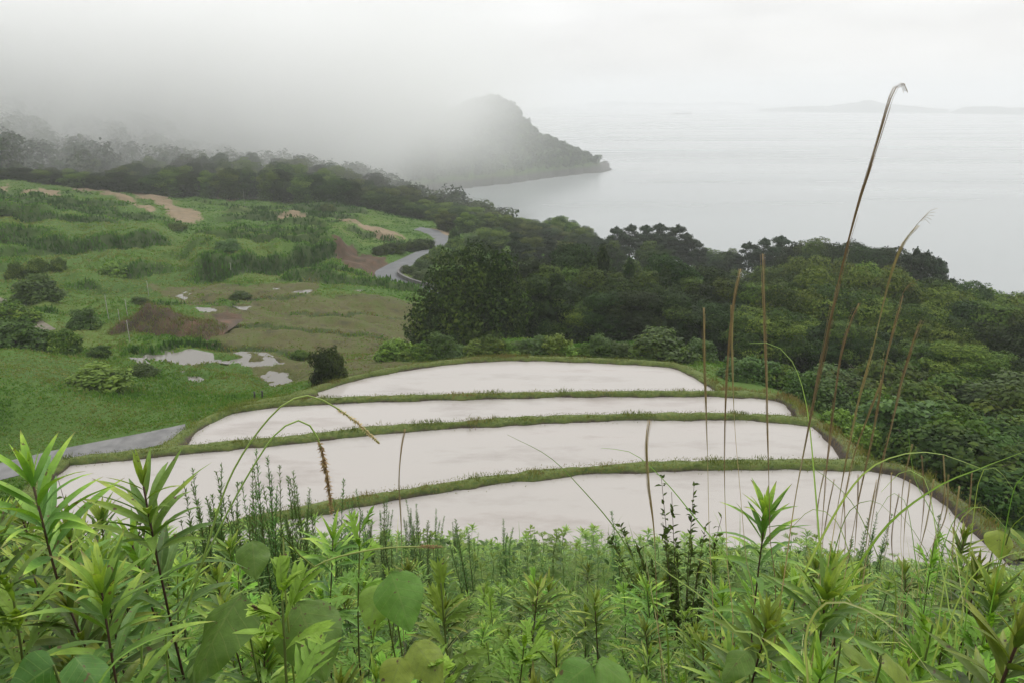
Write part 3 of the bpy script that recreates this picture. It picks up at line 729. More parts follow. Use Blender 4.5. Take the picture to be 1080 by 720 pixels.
# the tree draped in vines, left end of the wood
def vine_tree():
    px, d = 495, 61; a = az_of(px, d, -22); x = d * math.sin(a); y = d * math.cos(a); zb = gz(x, y)
    root = empty('vine_covered_tree', (x, y, zb + ZC)); h = at_dist(505, 253, d)[2] - zb
    tag(root, 'big rounded dark tree smothered in hanging vines, left end of the wood beyond the paddies', 'tree')
    tr = Acc(); limbs(tr, h * .85, .3, 8, 2.2); kid('trunk', tr.mesh('trunk'), M['bark'], root)
    L = []; s = h / 10.
    cols = [(.7, 0, 9.4, 1.7), (-.4, .3, 8.9, 1.6), (1.7, .2, 8.9, 1.6), (-1.6, 0, 8.6, 1.7), (2.7, 0, 8.6, 1.6), (-2.6, .2, 7.4, 1.7), (3.4, .3, 7.4, 1.5), (-3.5, 0, 5.6, 1.6), (4.1, .5, 5.2, 1.4), (-4.5, .2, 3.8, 1.4), (.5, -1.5, 8.0, 1.6), (-1.0, -1.8, 6.6, 1.6), (2.0, -1.6, 7.0, 1.5), (-2.4, -1.5, 4.6, 1.5), (.6, 1.5, 8, 1.6), (-1.5, 1.5, 6.5, 1.5), (2.4, 1.4, 6.5, 1.5), (3.6, -.6, 3.6, 1.3), (.5, -2.6, 4.4, 1.6), (2.0, -2.6, 3.4, 1.5), (-3.9, -.2, 2.6, 1.3), (-1.2, -2.8, 2.8, 1.5), (3.9, .2, 2.2, 1.2)]
    for cx, cy, top, r in cols:
        z = top - r * .6
        tn = rng.uniform(.25, .75)
        while z > .4:
            L.append((cx * s + rng.normal(0, .15), cy * s + rng.normal(0, .15), z * s, r * s * .72, r * s * .72, r * s * .85, np.clip(tn + rng.normal(0, .12), 0, 1)))
            z -= r * .9
    c = Acc(); crown(c, L, 26000, .16, 2, (.8, 1.08), .1, 1); kid('crown', c.mesh('crown'), M['dark'], root)
    v = Acc(); crown(v, [l for l in L if rng.random() < .24 and l[1] < .5], 3600, .2, 2, (.95, 1.15), .3, 1)
    kid('vines', v.mesh('vines'), M['broad'], root)
vine_tree()

# ridge trees behind the fields, in the mist
sk_x = [-80, 0, 100, 200, 250, 300, 330, 360, 400, 440, 480, 520, 560, 600]
sk_y = [176, 174, 171, 164, 162, 165, 171, 171, 188, 203, 214, 226, 236, 244]
for k, (dr_, dy) in enumerate([(0, 15), (11, 8), (22, 0)]):
    for px in np.arange(-70 + k * 7, 585, 19.5):
        px = px + rng.normal(0, 3); d0 = np.interp(px, [-80, 0, 150, 250, 330, 400, 450, 500, 600], [252, 252, 240, 232, 224, 218, 205, 195, 180])
        tp = np.interp(px, sk_x, sk_y) + dy + rng.normal(0, 3)
        kk = ['broad', 'dark', 'broad2', 'dark2'][rng.integers(0, 4)]
        tree(px, tp, d0 + dr_ + rng.normal(0, 2), kk, 'dark broadleaf tree in the misty belt along the back edge of the fields', 'trees of the misty belt behind the fields', rng.uniform(8, 11.5), hmin=4.5, hmax=13)

# far woods on the hill and the headland: one mass each
def far_wood(name, label, n, cond, gen, hmean, LPL=55, LSZ=.13):
    acc = Acc(); L = []
    x, y = gen(n); z = H0(x, y); k = cond(x, y, z); x, y, z = x[k], y[k], z[k]
    for a_, b_, c_ in zip(x, y, z):
        h = hmean * rng.uniform(.6, 1.35); r = h * rng.uniform(.4, .6); t = rng.uniform(.1, .9)
        L.append((a_, b_, c_ + ZC + h * .55, r, r, h * .5, t)); L.append((a_ + r * .5, b_ - r * .3, c_ + ZC + h * .8, r * .55, r * .55, h * .28, t))
    crown(acc, L, len(L) * LPL, hmean * LSZ, 1.2, (.8, 1.08), .4)
    tag(link(name, acc.mesh(name), M['far']), label, 'forest', kind='stuff')
def g_hill(n):
    a = rng.uniform(-.75, -.02, n); d = np.exp(rng.uniform(math.log(265), math.log(900), n)); return d * np.sin(a), d * np.cos(a)
far_wood('hill_forest', 'wooded hillside fading up into the fog', 2100, lambda x, y, z: (z > -82) & (np.hypot(x, y) < 700), g_hill, 10, 130, .075)
def g_head(n):
    u = rng.uniform(-.22, .16, n); d = rng.uniform(690, 930, n); return d * np.sin(u), d * np.cos(u)
far_wood('headland_forest', 'dark wood covering the misty headland', 4200, lambda x, y, z: (z > -77) & (np.arctan2(x, y) < .132), g_head, 7)

# ------------------------------------------------------------------ shrubs
def shrub_proto(name, mat_, tv, n=16, leaf=.085, nl=5200, tall=1.0):
    root = empty(name); st = Acc(); c = Acc()
    for k in range(7):
        a = rng.uniform(0, 6.28); tube(st, smooth_line([(0, 0, -.15), (math.cos(a) * .25, math.sin(a) * .25, .45), (math.cos(a) * .7, math.sin(a) * .7, 1.1)], 6), np.linspace(.03, .008, 6), .5, 5)
    L = [(0, 0, .55, .8, .8, .7, tv)] + [(math.cos(q) * .75, math.sin(q) * .75, .16, .4, .4, .32, np.clip(tv + rng.normal(0, .15), 0, 1)) for q in np.linspace(0, 6.28, 9)]
    for k in range(n):
        a = rng.uniform(0, 6.28); r = rng.uniform(.2, .95); z = rng.uniform(.25, 1.55) * (1 - .45 * r)
        s = rng.uniform(.22, .42); L.append((math.cos(a) * r, math.sin(a) * r, z * tall, s, s, s * .8, np.clip(tv + rng.normal(0, .2), 0, 1)))
    crown(c, L, nl, leaf, 2, (.7, 1.15), .3)
    kid('stems', st.mesh('stems'), M['bark'], root); kid('foliage', c.mesh('foliage'), mat_, root); return root
PROTO['shrub'] = shrub_proto('shrub', M['shrub'], .35); PROTO['shrub2'] = shrub_proto('shrub', M['broad'], .5, 22)
PROTO['lshrub'] = shrub_proto('shrub', M['light'], .5, 18, .11, 2600); PROTO['dshrub'] = shrub_proto('shrub', M['dark'], .6, 18)
def shrub(px, base, w, h, kind, label, group=None, d=None):
    """w, h in photograph pixels, base row on the ground"""
    p = ghit(px, base) if d is None else at_dist(px, base, d)
    s = math.hypot(p[0], p[1]) / math.cos(math.atan2(-p[2], math.hypot(p[0], p[1]))) / F
    return place(kind, p[0], p[1], h * s, w * s, label, 'shrub', group, 1.55, 2.1)
for px, base, w, h, k, lb in [(348, 402, 34, 42, 'dshrub', 'upright dark green bush alone beside the left corner of the farthest paddy'), (692, 377, 66, 30, 'shrub', 'rounded light green bush at the far rim of the farthest paddy'),
      (18, 294, 18, 16, 'shrub2', 'small round dark bush at the left edge of the upper field'), (40, 316, 40, 22, 'shrub', 'broad green bush beside the gravel track'), (66, 370, 32, 22, 'shrub2', 'dark round bush below the end of the gravel track'),
      (18, 368, 46, 26, 'shrub', 'dark wide bush at the left edge of the photo below the track'), (10, 342, 44, 22, 'shrub2', 'green bush at the left edge of the photo beside the track'), (102, 408, 58, 20, 'light_', 'low bright green bush in the lush field left of the lane'),
      (118, 292, 26, 14, 'light_', 'small bright green bush between the upper field terraces'), (40, 286, 16, 12, 'shrub2', 'small bush between two others in the upper left field'), (62, 285, 14, 12, 'shrub2', 'tiny bush right of two others in the upper left field'),
      (878, 458, 38, 28, 'lshrub', 'bright yellow green bush just outside the right end of the second paddy'), (914, 476, 40, 28, 'lshrub', 'bright yellow green bush beside the brown bund corner on the right'),
      (90, 345, 30, 18, 'shrub', 'mid green bush on the bank left of the earth mound'), (480, 260, 12, 22, 'dshrub', 'dark upright bush where the winding road leaves the field'), (104, 375, 20, 10, 'dshrub', 'low dark bush left of the white puddle'),
      (150, 395, 26, 10, 'shrub', 'low green bush in front of the white puddle')]:
    shrub(px, base, w, h, {'light_': 'lshrub'}.get(k, k), lb)
# hedge along the road and the field's lower edge, undergrowth under the wood
def many(L, label, group):
    for px, base, w, h, k in L: shrub(px + rng.normal(0, 2), base, w * rng.uniform(.85, 1.2), h * rng.uniform(.85, 1.25), k, label, group)
many([(x, 268 - (x - 402) * .12, 16, 10, 'dshrub') for x in range(400, 450, 7)], 'dark hedge bush on the bank above the winding road', 'hedge bushes above the road')
many([(432, 290, 16, 9, 'shrub'), (442, 284, 18, 10, 'shrub'), (452, 276, 18, 10, 'shrub2'), (462, 270, 20, 12, 'shrub2'), (480, 264, 24, 14, 'shrub2'), (500, 262, 24, 14, 'shrub'), (520, 266, 22, 12, 'shrub2'), (448, 294, 20, 10, 'shrub'), (475, 280, 24, 16, 'shrub2'), (512, 282, 22, 14, 'shrub'), (530, 288, 24, 14, 'shrub2'), (552, 276, 24, 14, 'shrub2'), (570, 285, 26, 16, 'shrub'), (495, 275, 24, 14, 'shrub2')], 'green bush inside the bend of the winding road', 'bushes inside the road bend')
many([(x, 374 + abs(x - 560) * .03, 34, 17 + 6 * math.sin(x), ('shrub', 'shrub2', 'light_'.replace('light_', 'lshrub'))[int(x / 7) % 3]) for x in range(415, 740, 17)], 'leafy bush in the fringe beyond the far rim of the farthest paddy', 'bushes along the far rim of the paddies')
many([(778, 398, 42, 24, 'shrub'), (802, 402, 44, 26, 'shrub'), (820, 408, 46, 26, 'shrub2'), (845, 425, 46, 28, 'shrub'), (868, 432, 46, 26, 'shrub'), (800, 388, 50, 30, 'shrub2'), (840, 395, 56, 32, 'shrub2'), (880, 415, 50, 30, 'shrub')], 'green bush on the bank right of the far paddies', 'bushes on the bank right of the far paddies')
L = []
for row, (base, xs) in enumerate([(405, range(870, 1100, 40)), (425, range(890, 1110, 38)), (445, range(915, 1110, 38)), (466, range(945, 1110, 40)), (488, range(965, 1120, 42)), (512, range(1010, 1120, 42)), (540, range(1050, 1130, 40))]):
    for x in xs: L.append((x + rng.normal(0, 6), base + rng.normal(0, 4), 62 + row * 3, 34 + row * 2, ('shrub2', 'dshrub', 'dshrub', 'shrub2', 'shrub')[rng.integers(0, 5)]))
many(L, 'vine tangled shrub on the slope between the brown bund and the wood', 'shrubs on the slope below the wood')
many([(rng.uniform(-20, 400), rng.uniform(215, 400), rng.uniform(8, 22), rng.uniform(5, 11), ('shrub', 'shrub2', 'shrub')[rng.integers(0, 3)]) for _ in range(9)], 'small scattered bush among the grassy field terraces', 'scattered small bushes of the fields')

# ------------------------------------------------------------------ earth mound, pole, stakes, kerb wall, boat, islands
def mound():
    p = ghit(176, 346); root = empty('earth_mound', (p[0], p[1], p[2] + ZC)); tag(root, 'mound of dug brown earth overgrown with dead grass in the middle of the valley field', 'earth mound')
    n, k = 64, 36; s = 1; V = []; Q = []
    HB = [(-.30, .1, 2.1, .30, .5), (.05, 0, 1.9, .26, .5), (.42, -.1, 1.25, .30, .5), (-.62, -.1, .9, .2, .4), (.75, -.15, .6, .2, .4), (-.1, -.5, .8, .4, .3)]
    for i_ in range(n + 1):
        for j_ in range(k + 1):
            u = -1 + 2 * i_ / n; v = -1 + 2 * j_ / k
            x = u * 5.6; y = v * 4.0
            hgt = sum(h_ ** 3 * math.exp(-3 * (((u - a_) / r_) ** 2 + ((v - b_) / q_) ** 2)) for a_, b_, h_, r_, q_ in HB) ** (1 / 3.)
            hgt *= .6 + .8 * float(fbm(np.array([x / 1.3]), np.array([y / 1.3]), 77)[0])
            hgt += .35 * float(fbm(np.array([x / .5]), np.array([y / .5]), 78)[0]) * min(1, hgt)
            V.append((x, y, hgt - .35))
    for i_ in range(n):
        for j_ in range(k): a_ = i_ * (k + 1) + j_; Q.append((a_, a_ + k + 1, a_ + k + 2, a_ + 1))
    V = np.array(V)
    kid('earth', make_mesh('earth', V, Q), plain('dug_earth', [(.3, (.035, .027, .018)), (.55, (.075, .05, .03)), (.72, (.13, .07, .042))], .5, .95, .6, .2), root)
    ii = rng.integers(0, len(V), 5200); P = V[ii] + rng.normal(0, .1, (5200, 3)) * [1, 1, .3]; P = P[P[:, 2] > -.2]
    Vb, Qb, Tb = blades(P, 0, .55, .05, np.clip(rng.normal(.8, .25, len(P)), .1, 1), 1.4, 3)
    o = kid('dead_grass', make_mesh('dead_grass', Vb, Qb, {'tint': Tb}), M['grass'], root); o['kind'] = 'stuff'
mound()
M['polewood'] = plain('grey_wood', [(.3, (.16, .15, .14)), (.7, (.28, .27, .25))], 3, .85)
M['stake'] = plain('pale_stake', [(.3, (.25, .24, .21)), (.7, (.4, .38, .34))], 3, .8)
def post(px, base, hpx, r, name, label, mm, cat, group=None, cross=False):
    p = ghit(px, base); s = np.linalg.norm(p) / F; h = hpx * s
    root = empty(name, (p[0], p[1], p[2] + ZC)); tag(root, label, cat, group)
    a_ = Acc(); tube(a_, [(0, 0, -.3), (0, 0, h * .5), (.02, 0, h)], [r, r * .95, r * .8], .5, 8); kid('shaft', a_.mesh('shaft'), mm, root)
    if cross:
        for zz in (.9, .8):
            b_ = Acc(); tube(b_, [(-.8, 0, h * zz), (0, .05, h * zz), (.8, 0, h * zz)], .06, .5, 6); kid('crossarm', b_.mesh('crossarm'), mm, root)
    else:
        b_ = Acc(); tube(b_, [(0, 0, h), (0, 0, h + .03)], [r * 1.15, r * .6], .5, 8); kid('cap', b_.mesh('cap'), mm, root)
post(173, 196, 15, .11, 'utility_pole', 'grey utility pole with crossarms in front of the misty belt of trees', M['polewood'], 'pole', None, True)
for px, base, h, lb in [(115, 338, 24, 'thin pale stake left of the earth mound, the taller leftmost one'), (127, 343, 15, 'short thin pale stake left of the earth mound'), (135, 336, 18, 'thin pale stake just left of the earth mound'), (157, 312, 14, 'thin pale stake above the earth mound'), (137, 360, 20, 'thin pale stake in front of the earth mound'), (244, 290, 12, 'thin pale stake above the long dark bank'),
      (258, 216, 15, 'thin pale stake by the strip of water at the back of the fields')]:
    post(px, base, h, .035, 'stake', lb, M['stake'], 'stake')
M['postdark'] = plain('dark_post', [(.3, (.03, .03, .028)), (.7, (.06, .055, .05))], 5, .8)
post(269, 422, 9, .06, 'post', 'short dark post beside the lane, left one of the pair at the paddy corner', M['postdark'], 'post')
post(277, 420, 8, .06, 'post', 'short dark post beside the lane, right one of the pair at the paddy corner', M['postdark'], 'post')
# kerb wall on the inside of the road bend, stone wall under the bank
def wall_along(pts, h, t, name, label, material, cat):
    P = smooth_line(np.array([ghit(*q) for q in pts]), 24); T = unit(np.gradient(P[:, :2], axis=0)); Nn = np.stack([T[:, 1], -T[:, 0]], -1); o0 = P[0]
    root = empty(name, (o0[0], o0[1], o0[2] + ZC)); tag(root, label, cat)
    for nm, prof in (('wall_face', [(-t, -.4), (-t, h), (t, h), (t, -.4)]), ('coping', [(-t - .04, h + .003), (-t - .04, h + .09), (t + .04, h + .09), (t + .04, h + .003)])):
        V = np.array([[(P[i, 0] - o0[0] + Nn[i, 0] * q, P[i, 1] - o0[1] + Nn[i, 1] * q, P[i, 2] - o0[2] + zz) for q, zz in prof] for i in range(24)]).reshape(-1, 3)
        Q = [(i * 4 + j, i * 4 + (j + 1) % 4, (i + 1) * 4 + (j + 1) % 4, (i + 1) * 4 + j) for i in range(23) for j in range(4)] + [(0, 1, 2, 3), (95, 94, 93, 92)]
        kid(nm, make_mesh(nm, V, Q, smooth=False), material, root)
M['darkconc'] = plain('stained_concrete', [(.3, (.07, .07, .065)), (.7, (.15, .145, .135))], 1.2, .85)
wall_along([(424, 284), (420, 290), (428, 296), (442, 301), (456, 304)], .55, .14, 'kerb_wall', 'low dark concrete wall along the inside of the road bend', M['darkconc'], 'wall')

def loft(acc, secs, tint=.5):
    """secs: list of rings (equal length) closed round; joined by quads, ends capped by fans of quads"""
    k = len(secs[0]); V = np.concatenate(secs); Q = []
    for i_ in range(len(secs) - 1):
        for j_ in range(k): Q.append((i_ * k + j_, i_ * k + (j_ + 1) % k, (i_ + 1) * k + (j_ + 1) % k, (i_ + 1) * k + j_))
    for base in (0, (len(secs) - 1) * k):
        for j_ in range(1, k - 2, 2): Q.append((base, base + j_, base + j_ + 1, base + (j_ + 2) % k))
    acc.add(V, Q, tint)
def box(acc, c, s):
    c = np.array(c, float); s = np.array(s) / 2
    V = [c + s * np.array(q) for q in [(-1, -1, -1), (1, -1, -1), (1, 1, -1), (-1, 1, -1), (-1, -1, 1), (1, -1, 1), (1, 1, 1), (-1, 1, 1)]]
    acc.add(V, [(3, 2, 1, 0), (4, 5, 6, 7), (0, 1, 5, 4), (1, 2, 6, 5), (2, 3, 7, 6), (3, 0, 4, 7)], .5)
def ship():
    p = on_level(720, 120.5, -ZC); root = empty('cargo_ship', (p[0], p[1], 0)); root.rotation_euler = (0, 0, .12)
    tag(root, 'small grey ship far out on the pale sea', 'ship'); s = 85.
    M['hull'] = plain('ship_hull', [(.3, (.05, .055, .06)), (.7, (.08, .085, .09))], .1, .6); M['cabin'] = plain('ship_cabin', [(.3, (.5, .5, .5)), (.7, (.6, .6, .6))], .1, .6)
    h = Acc(); secs = []
    for t in np.linspace(-1, 1, 9):
        wd = 4.5 * (1 - max(0, t - .3) ** 2 * 1.9); wd = max(wd, .25); dk = 4.2 + 1.6 * max(0, t) ** 2
        secs.append(np.array([(t * s / 2, -wd, dk), (t * s / 2, -wd * .8, -1), (t * s / 2, wd * .8, -1), (t * s / 2, wd, dk)]))
    loft(h, secs); kid('hull', h.mesh('hull'), M['hull'], root)
    c = Acc(); box(c, (-s * .34, 0, 7.6), (8, 7, 6.5)); box(c, (-s * .34, 0, 12), (5, 6, 2.2)); kid('cabin', c.mesh('cabin'), M['cabin'], root)
    k = Acc(); tube(k, [(s * .25, 0, 4), (s * .25, 0, 9), (s * .25, 0, 12)], .35); kid('mast', k.mesh('mast'), M['hull'], root)
ship()
M['farland'] = plain('far_island_woods', [(.3, (.03, .05, .035)), (.7, (.05, .075, .05))], .02, .95, 0)
def island(pts, base_row, label, depth):
    b0 = on_level(pts[0][0], base_row, -ZC); d0 = math.hypot(b0[0], b0[1]); V = []; Q = []; n = 60; k = 9
    X = np.linspace(pts[0][0], pts[-1][0], n); Y = np.interp(X, [q[0] for q in pts], [q[1] for q in pts])
    for i_, (px, py) in enumerate(zip(X, Y)):
        h = max((base_row - py), .1) * d0 / F; h *= .85 + .3 * float(fbm(np.array([px / 9.]), np.array([3.]), 5, 3)[0]); a = az_of(px, d0, -ZC)
        for j_ in range(k):
            v = -1 + 2 * j_ / (k - 1); dd = d0 + depth * (v + 1) / 2; z = h * max(0, 1 - v * v) ** .7 - 1 + (0 if abs(v) < 1 else -3)
            V.append((dd * math.sin(a), dd * math.cos(a), z))
    for i_ in range(n - 1):
        for j_ in range(k - 1): a_ = i_ * k + j_; Q.append((a_, a_ + k, a_ + k + 1, a_ + 1))
    tag(link('hill', make_mesh('hill', V, np.array(Q)), M['farland']), label, kind='structure')
island([(800, 117), (840, 114), (870, 113.5), (895, 110), (915, 108), (930, 111), (960, 113), (1000, 116)], 118, 'faint far island with a low peak', 900)
island([(1000, 120), (1015, 115), (1040, 114), (1065, 115), (1100, 114), (1150, 118)], 120, 'faint low far island at the right', 500)
island([(620, 109), (650, 107.5), (680, 109), (720, 110), (760, 108), (800, 110)], 111, 'very faint far shore', 900)

# ------------------------------------------------------------------ air
def volume(name, lo, hi, label, col, dens, aniso):
    V = [(x, y, z) for z in (lo[2], hi[2]) for x, y in ((lo[0], lo[1]), (hi[0], lo[1]), (hi[0], hi[1]), (lo[0], hi[1]))]
    Q = [(3, 2, 1, 0), (4, 5, 6, 7), (0, 1, 5, 4), (1, 2, 6, 5), (2, 3, 7, 6), (3, 0, 4, 7)]
    m = bpy.data.materials.new(name); m.use_nodes = True; nt = m.node_tree; nt.nodes.clear()
    o = N(nt, 'ShaderNodeOutputMaterial'); v = N(nt, 'ShaderNodeVolumePrincipled'); nt.links.new(v.outputs[0], o.inputs['Volume'])
    v.inputs['Color'].default_value = (*col, 1); v.inputs['Density'].default_value = dens; v.inputs['Anisotropy'].default_value = aniso
    ob = link(name, make_mesh(name, V, Q, smooth=False), m); tag(ob, label, kind='stuff'); return ob, m, nt, v
volume('haze', (-9500, -9500, -140), (9500, 9500, ZC + 72), 'pale sea haze', (.96, .97, .98), HAZE, 0.0)
fog, m, nt, v = volume('fog_bank', (-620, 200, 38), (140, 980, ZC + 68), 'low fog swallowing the wooded hill', (.975, .976, .978), 0, 0)
g = N(nt, 'ShaderNodeNewGeometry'); sp = N(nt, 'ShaderNodeSeparateXYZ'); nt.links.new(g.outputs['Position'], sp.inputs[0])
nz = noise(nt, .011, 3, g.outputs['Position'], .55); nw = noise(nt, .02, 4, g.outputs['Position'], .6)
def mr(src, a, b_, c=0., d=1.):
    q = N(nt, 'ShaderNodeMapRange', interpolation_type='SMOOTHSTEP'); q.inputs[1].default_value = a; q.inputs[2].default_value = b_; q.inputs[3].default_value = c; q.inputs[4].default_value = d
    nt.links.new(src, q.inputs[0]); return q.outputs[0]
zz = math_(nt, 'ADD', sp.outputs['Z'], math_(nt, 'MULTIPLY_ADD', nz, 80., -40.))
zz = math_(nt, 'SUBTRACT', zz, math_(nt, 'MULTIPLY', mr(sp.outputs['Y'], 350, 800), 22.))
zz = math_(nt, 'ADD', zz, math_(nt, 'MULTIPLY', mr(math_(nt, 'DIVIDE', sp.outputs['X'], sp.outputs['Y']), -.25, -.6), 22.))
dz = math_(nt, 'MULTIPLY', mr(zz, ZC - 53, ZC - 3), mr(sp.outputs['Z'], ZC + 8, ZC + 50, 1., .12))
xs = math_(nt, 'ADD', math_(nt, 'DIVIDE', sp.outputs['X'], sp.outputs['Y']), math_(nt, 'MULTIPLY_ADD', nz, .22, -.11))
dens = math_(nt, 'MULTIPLY', dz, mr(xs, .10, -.72))
dens = math_(nt, 'MULTIPLY', dens, mr(sp.outputs['Y'], 208, 255))
dens = math_(nt, 'MULTIPLY', dens, mr(nw, .34, .66, .45, 1.5))
dens = math_(nt, 'MULTIPLY', dens, mr(sp.outputs['Y'], 400, 640, 1., .12))
dens = math_(nt, 'MULTIPLY', dens, FOG)
nt.links.new(dens, v.inputs['Density'])

# ------------------------------------------------------------------ sky, sun, camera
W = bpy.data.worlds.new('World'); SC.world = W; W.use_nodes = True; nt = W.node_tree
bg = nt.nodes['Background']; bg.inputs[1].default_value = .1
sky = N(nt, 'ShaderNodeTexSky', sky_type='NISHITA'); sky.sun_disc = False; sky.sun_elevation = R(48); sky.sun_rotation = R(25)
sky.air_density = 1.2; sky.dust_density = 3
tc = N(nt, 'ShaderNodeTexCoord'); sp = N(nt, 'ShaderNodeSeparateXYZ'); nt.links.new(tc.outputs['Generated'], sp.inputs[0])
up = math_(nt, 'MAXIMUM', sp.outputs['Z'], 0.0)
lum = math_(nt, 'MULTIPLY_ADD', math_(nt, 'POWER', up, .8), SKY_Z - SKY_H, SKY_H)
mp = N(nt, 'ShaderNodeMapping'); mp.inputs['Scale'].default_value = (2.2, 2.2, 9); nt.links.new(tc.outputs['Generated'], mp.inputs[0])
nz = noise(nt, 1.6, 5, mp.outputs[0], .5)
lum = math_(nt, 'MULTIPLY', lum, math_(nt, 'MULTIPLY_ADD', nz, .62, .69))
cl_ = N(nt, 'ShaderNodeCombineColor')
for k_, f_ in enumerate((1.0, 1.0, 1.005)): nt.links.new(math_(nt, 'MULTIPLY', lum, f_), cl_.inputs[k_])
nt.links.new(mix(nt, .93, sky.outputs[0], cl_.outputs[0]), bg.inputs[0])
sd = bpy.data.lights.new('sun', 'SUN'); sd.energy = 1.5; sd.angle = R(22); sd.color = (1, .97, .92)
so = bpy.data.objects.new('sun', sd); COL.objects.link(so)
so.rotation_euler = (R(90 - 48), 0, R(180 - 25))
cd_ = bpy.data.cameras.new('camera'); co = bpy.data.objects.new('camera', cd_); COL.objects.link(co); SC.camera = co
co.location = (0, 0, ZC); co.rotation_euler = (R(90) - PITCH, 0, 0)
cd_.sensor_fit = 'HORIZONTAL'; cd_.sensor_width = 36; cd_.lens = 36 * F / 1080; cd_.clip_end = 30000; cd_.clip_start = .05
SC.view_settings.view_transform = 'Standard'; SC.view_settings.look = 'None'; SC.view_settings.exposure = 0; SC.view_settings.gamma = 1
SC.render.engine = 'CYCLES'; cy = SC.cycles
cy.max_bounces = 9; cy.diffuse_bounces = 3; cy.glossy_bounces = 3; cy.transmission_bounces = 4; cy.volume_bounces = 7; cy.transparent_max_bounces = 8
cy.volume_step_rate = 1; cy.volume_max_steps = 256
cy.use_denoising = True
try: cy.denoiser = 'OPENIMAGEDENOISE'
except Exception: pass
cy.sample_clamp_indirect = 6
# ------------------------------------------------------------------ foreground weeds
M['gold'] = leaf_mat('goldenrod_leaf', [(0, (0.046, 0.101, 0.019)), (.45, (0.101, 0.196, 0.032)), (.75, (0.216, 0.338, 0.046)), (.9, (0.351, 0.446, 0.068)), (1, (0.135, 0.084, 0.047))], .5, .2, .4, .28, 1)
M['mug'] = leaf_mat('mugwort_leaf', [(0, (0.081, 0.189, 0.027)), (.5, (0.155, 0.317, 0.041)), (1, (0.324, 0.527, 0.068))], .55, .22, .35, .22, 1)
M['horse'] = leaf_mat('horseweed_leaf', [(0, (0.047, 0.108, 0.027)), (1, (0.108, 0.203, 0.047))], .6, .25, .2, .2)
M['kudzu'] = leaf_mat('kudzu_leaf', [(0, (0.049, 0.115, 0.019)), (.5, (0.101, 0.216, 0.032)), (1, (0.270, 0.365, 0.047))], .5, .3, .15, .3, 2)
M['blade'] = leaf_mat('arching_grass', [(0, (0.068, 0.155, 0.022)), (.6, (0.149, 0.263, 0.041)), (.85, (0.270, 0.392, 0.095)), (1, (0.459, 0.446, 0.216))], .5, .3, .2, .3)
M['dry'] = leaf_mat('dry_stalk', [(0, (.15, .08, .045)), (.4, (.34, .24, .13)), (.8, (.56, .45, .26)), (1, (.62, .54, .36))], .75, .35, .15, .15)
M['stem'] = leaf_mat('weed_stem', [(0, (.032, .013, .012)), (.5, (.07, .04, .024)), (1, (.10, .15, .03))], .5, .05, .2, .3)

def axis(base, az, el0, el1, ln, s):
    """points along arching leaves: base (n,3); s scalar in 0..1"""
    k = 8; u = (np.arange(k) + .5) / k * s
    el = el0[:, None] + (el1 - el0)[:, None] * u
    r = np.cos(el).sum(1) / k * s * ln; z = np.sin(el).sum(1) / k * s * ln
    return base + np.stack([r * np.cos(az), r * np.sin(az), z], -1)

def leaves(acc, base, az, el0, el1, ln, wd, tint, nseg=5, fold=.25, shape='lance', across=3, tip=None, roll=0.25, wave=0.):
    base = np.asarray(base, float).reshape(-1, 3); n = len(base)
    az, el0, el1, ln, wd, tint = (np.broadcast_to(np.asarray(q, float), (n,)) for q in (az, el0, el1, ln, wd, tint))
    rl = rng.normal(0, roll, n) if roll else np.zeros(n)
    q = np.linspace(-1, 1, across); V = []; T = []; UA = np.tile(np.abs(q), nseg + 1); UB = np.repeat(np.linspace(0, 1, nseg + 1), across)
    for k in range(nseg + 1):
        s = k / nseg; c = axis(base, az, el0, el1, ln, s); el = el0 + (el1 - el0) * s
        if shape == 'lance': w = (math.sin(math.pi * min(s ** .8, 1)) ** .9 if 0 < s < 1 else .04)
        elif shape == 'ovate': w = (math.sin(math.pi * s ** .66) ** .7 * (1 - .25 * s ** 3) if 0 < s < 1 else .04)
        elif shape == 'lobe': w = [.25, .7, .9, .1][min(3, int(s * 3.01))]
        else: w = (1 - s) ** .6 * (.55 + .45 * min(1, s * 5)) + .02      # grass blade
        side = np.stack([-np.sin(az), np.cos(az), 0 * az], -1); nrm = np.stack([-np.sin(el) * np.cos(az), -np.sin(el) * np.sin(az), np.cos(el)], -1)
        sd = side * np.cos(rl)[:, None] + nrm * np.sin(rl)[:, None]; nm = np.cross(np.cross(sd, nrm), sd)
        nm = unit(nrm - (nrm * sd).sum(1, keepdims=True) * sd)
        for a in q:
            V.append(c + sd * (a * w * wd * .5)[:, None] + nm * ((abs(a) ** 1.3 * fold * w * wd * .5) + (wave * wd * math.sin(s * 11 + a * 2) * abs(a)))[:, None])
            T.append(tint if tip is None else tint + (tip - tint) * s ** 2)
    m = across * (nseg + 1); V = np.stack(V, 1).reshape(-1, 3); T = np.stack(T, 1).reshape(-1)
    o = np.arange(n)[:, None] * m
    Q = np.concatenate([o + np.array([k * across + a, k * across + a + 1, (k + 1) * across + a + 1, (k + 1) * across + a]) for k in range(nseg) for a in range(across - 1)])
    acc.add(V, Q, np.clip(T, 0, 1), np.tile(UA, n), np.tile(UB, n))

def stem_line(h, bend=.022, n=10):
    a = rng.uniform(0, 6.28); t = np.linspace(0, 1, n)
    return np.stack([bend * h * t ** 2 * math.cos(a) + .012 * np.sin(t * 7), bend * h * t ** 2 * math.sin(a) + .012 * np.cos(t * 6), h * t - .12 * (t == 0)], -1)

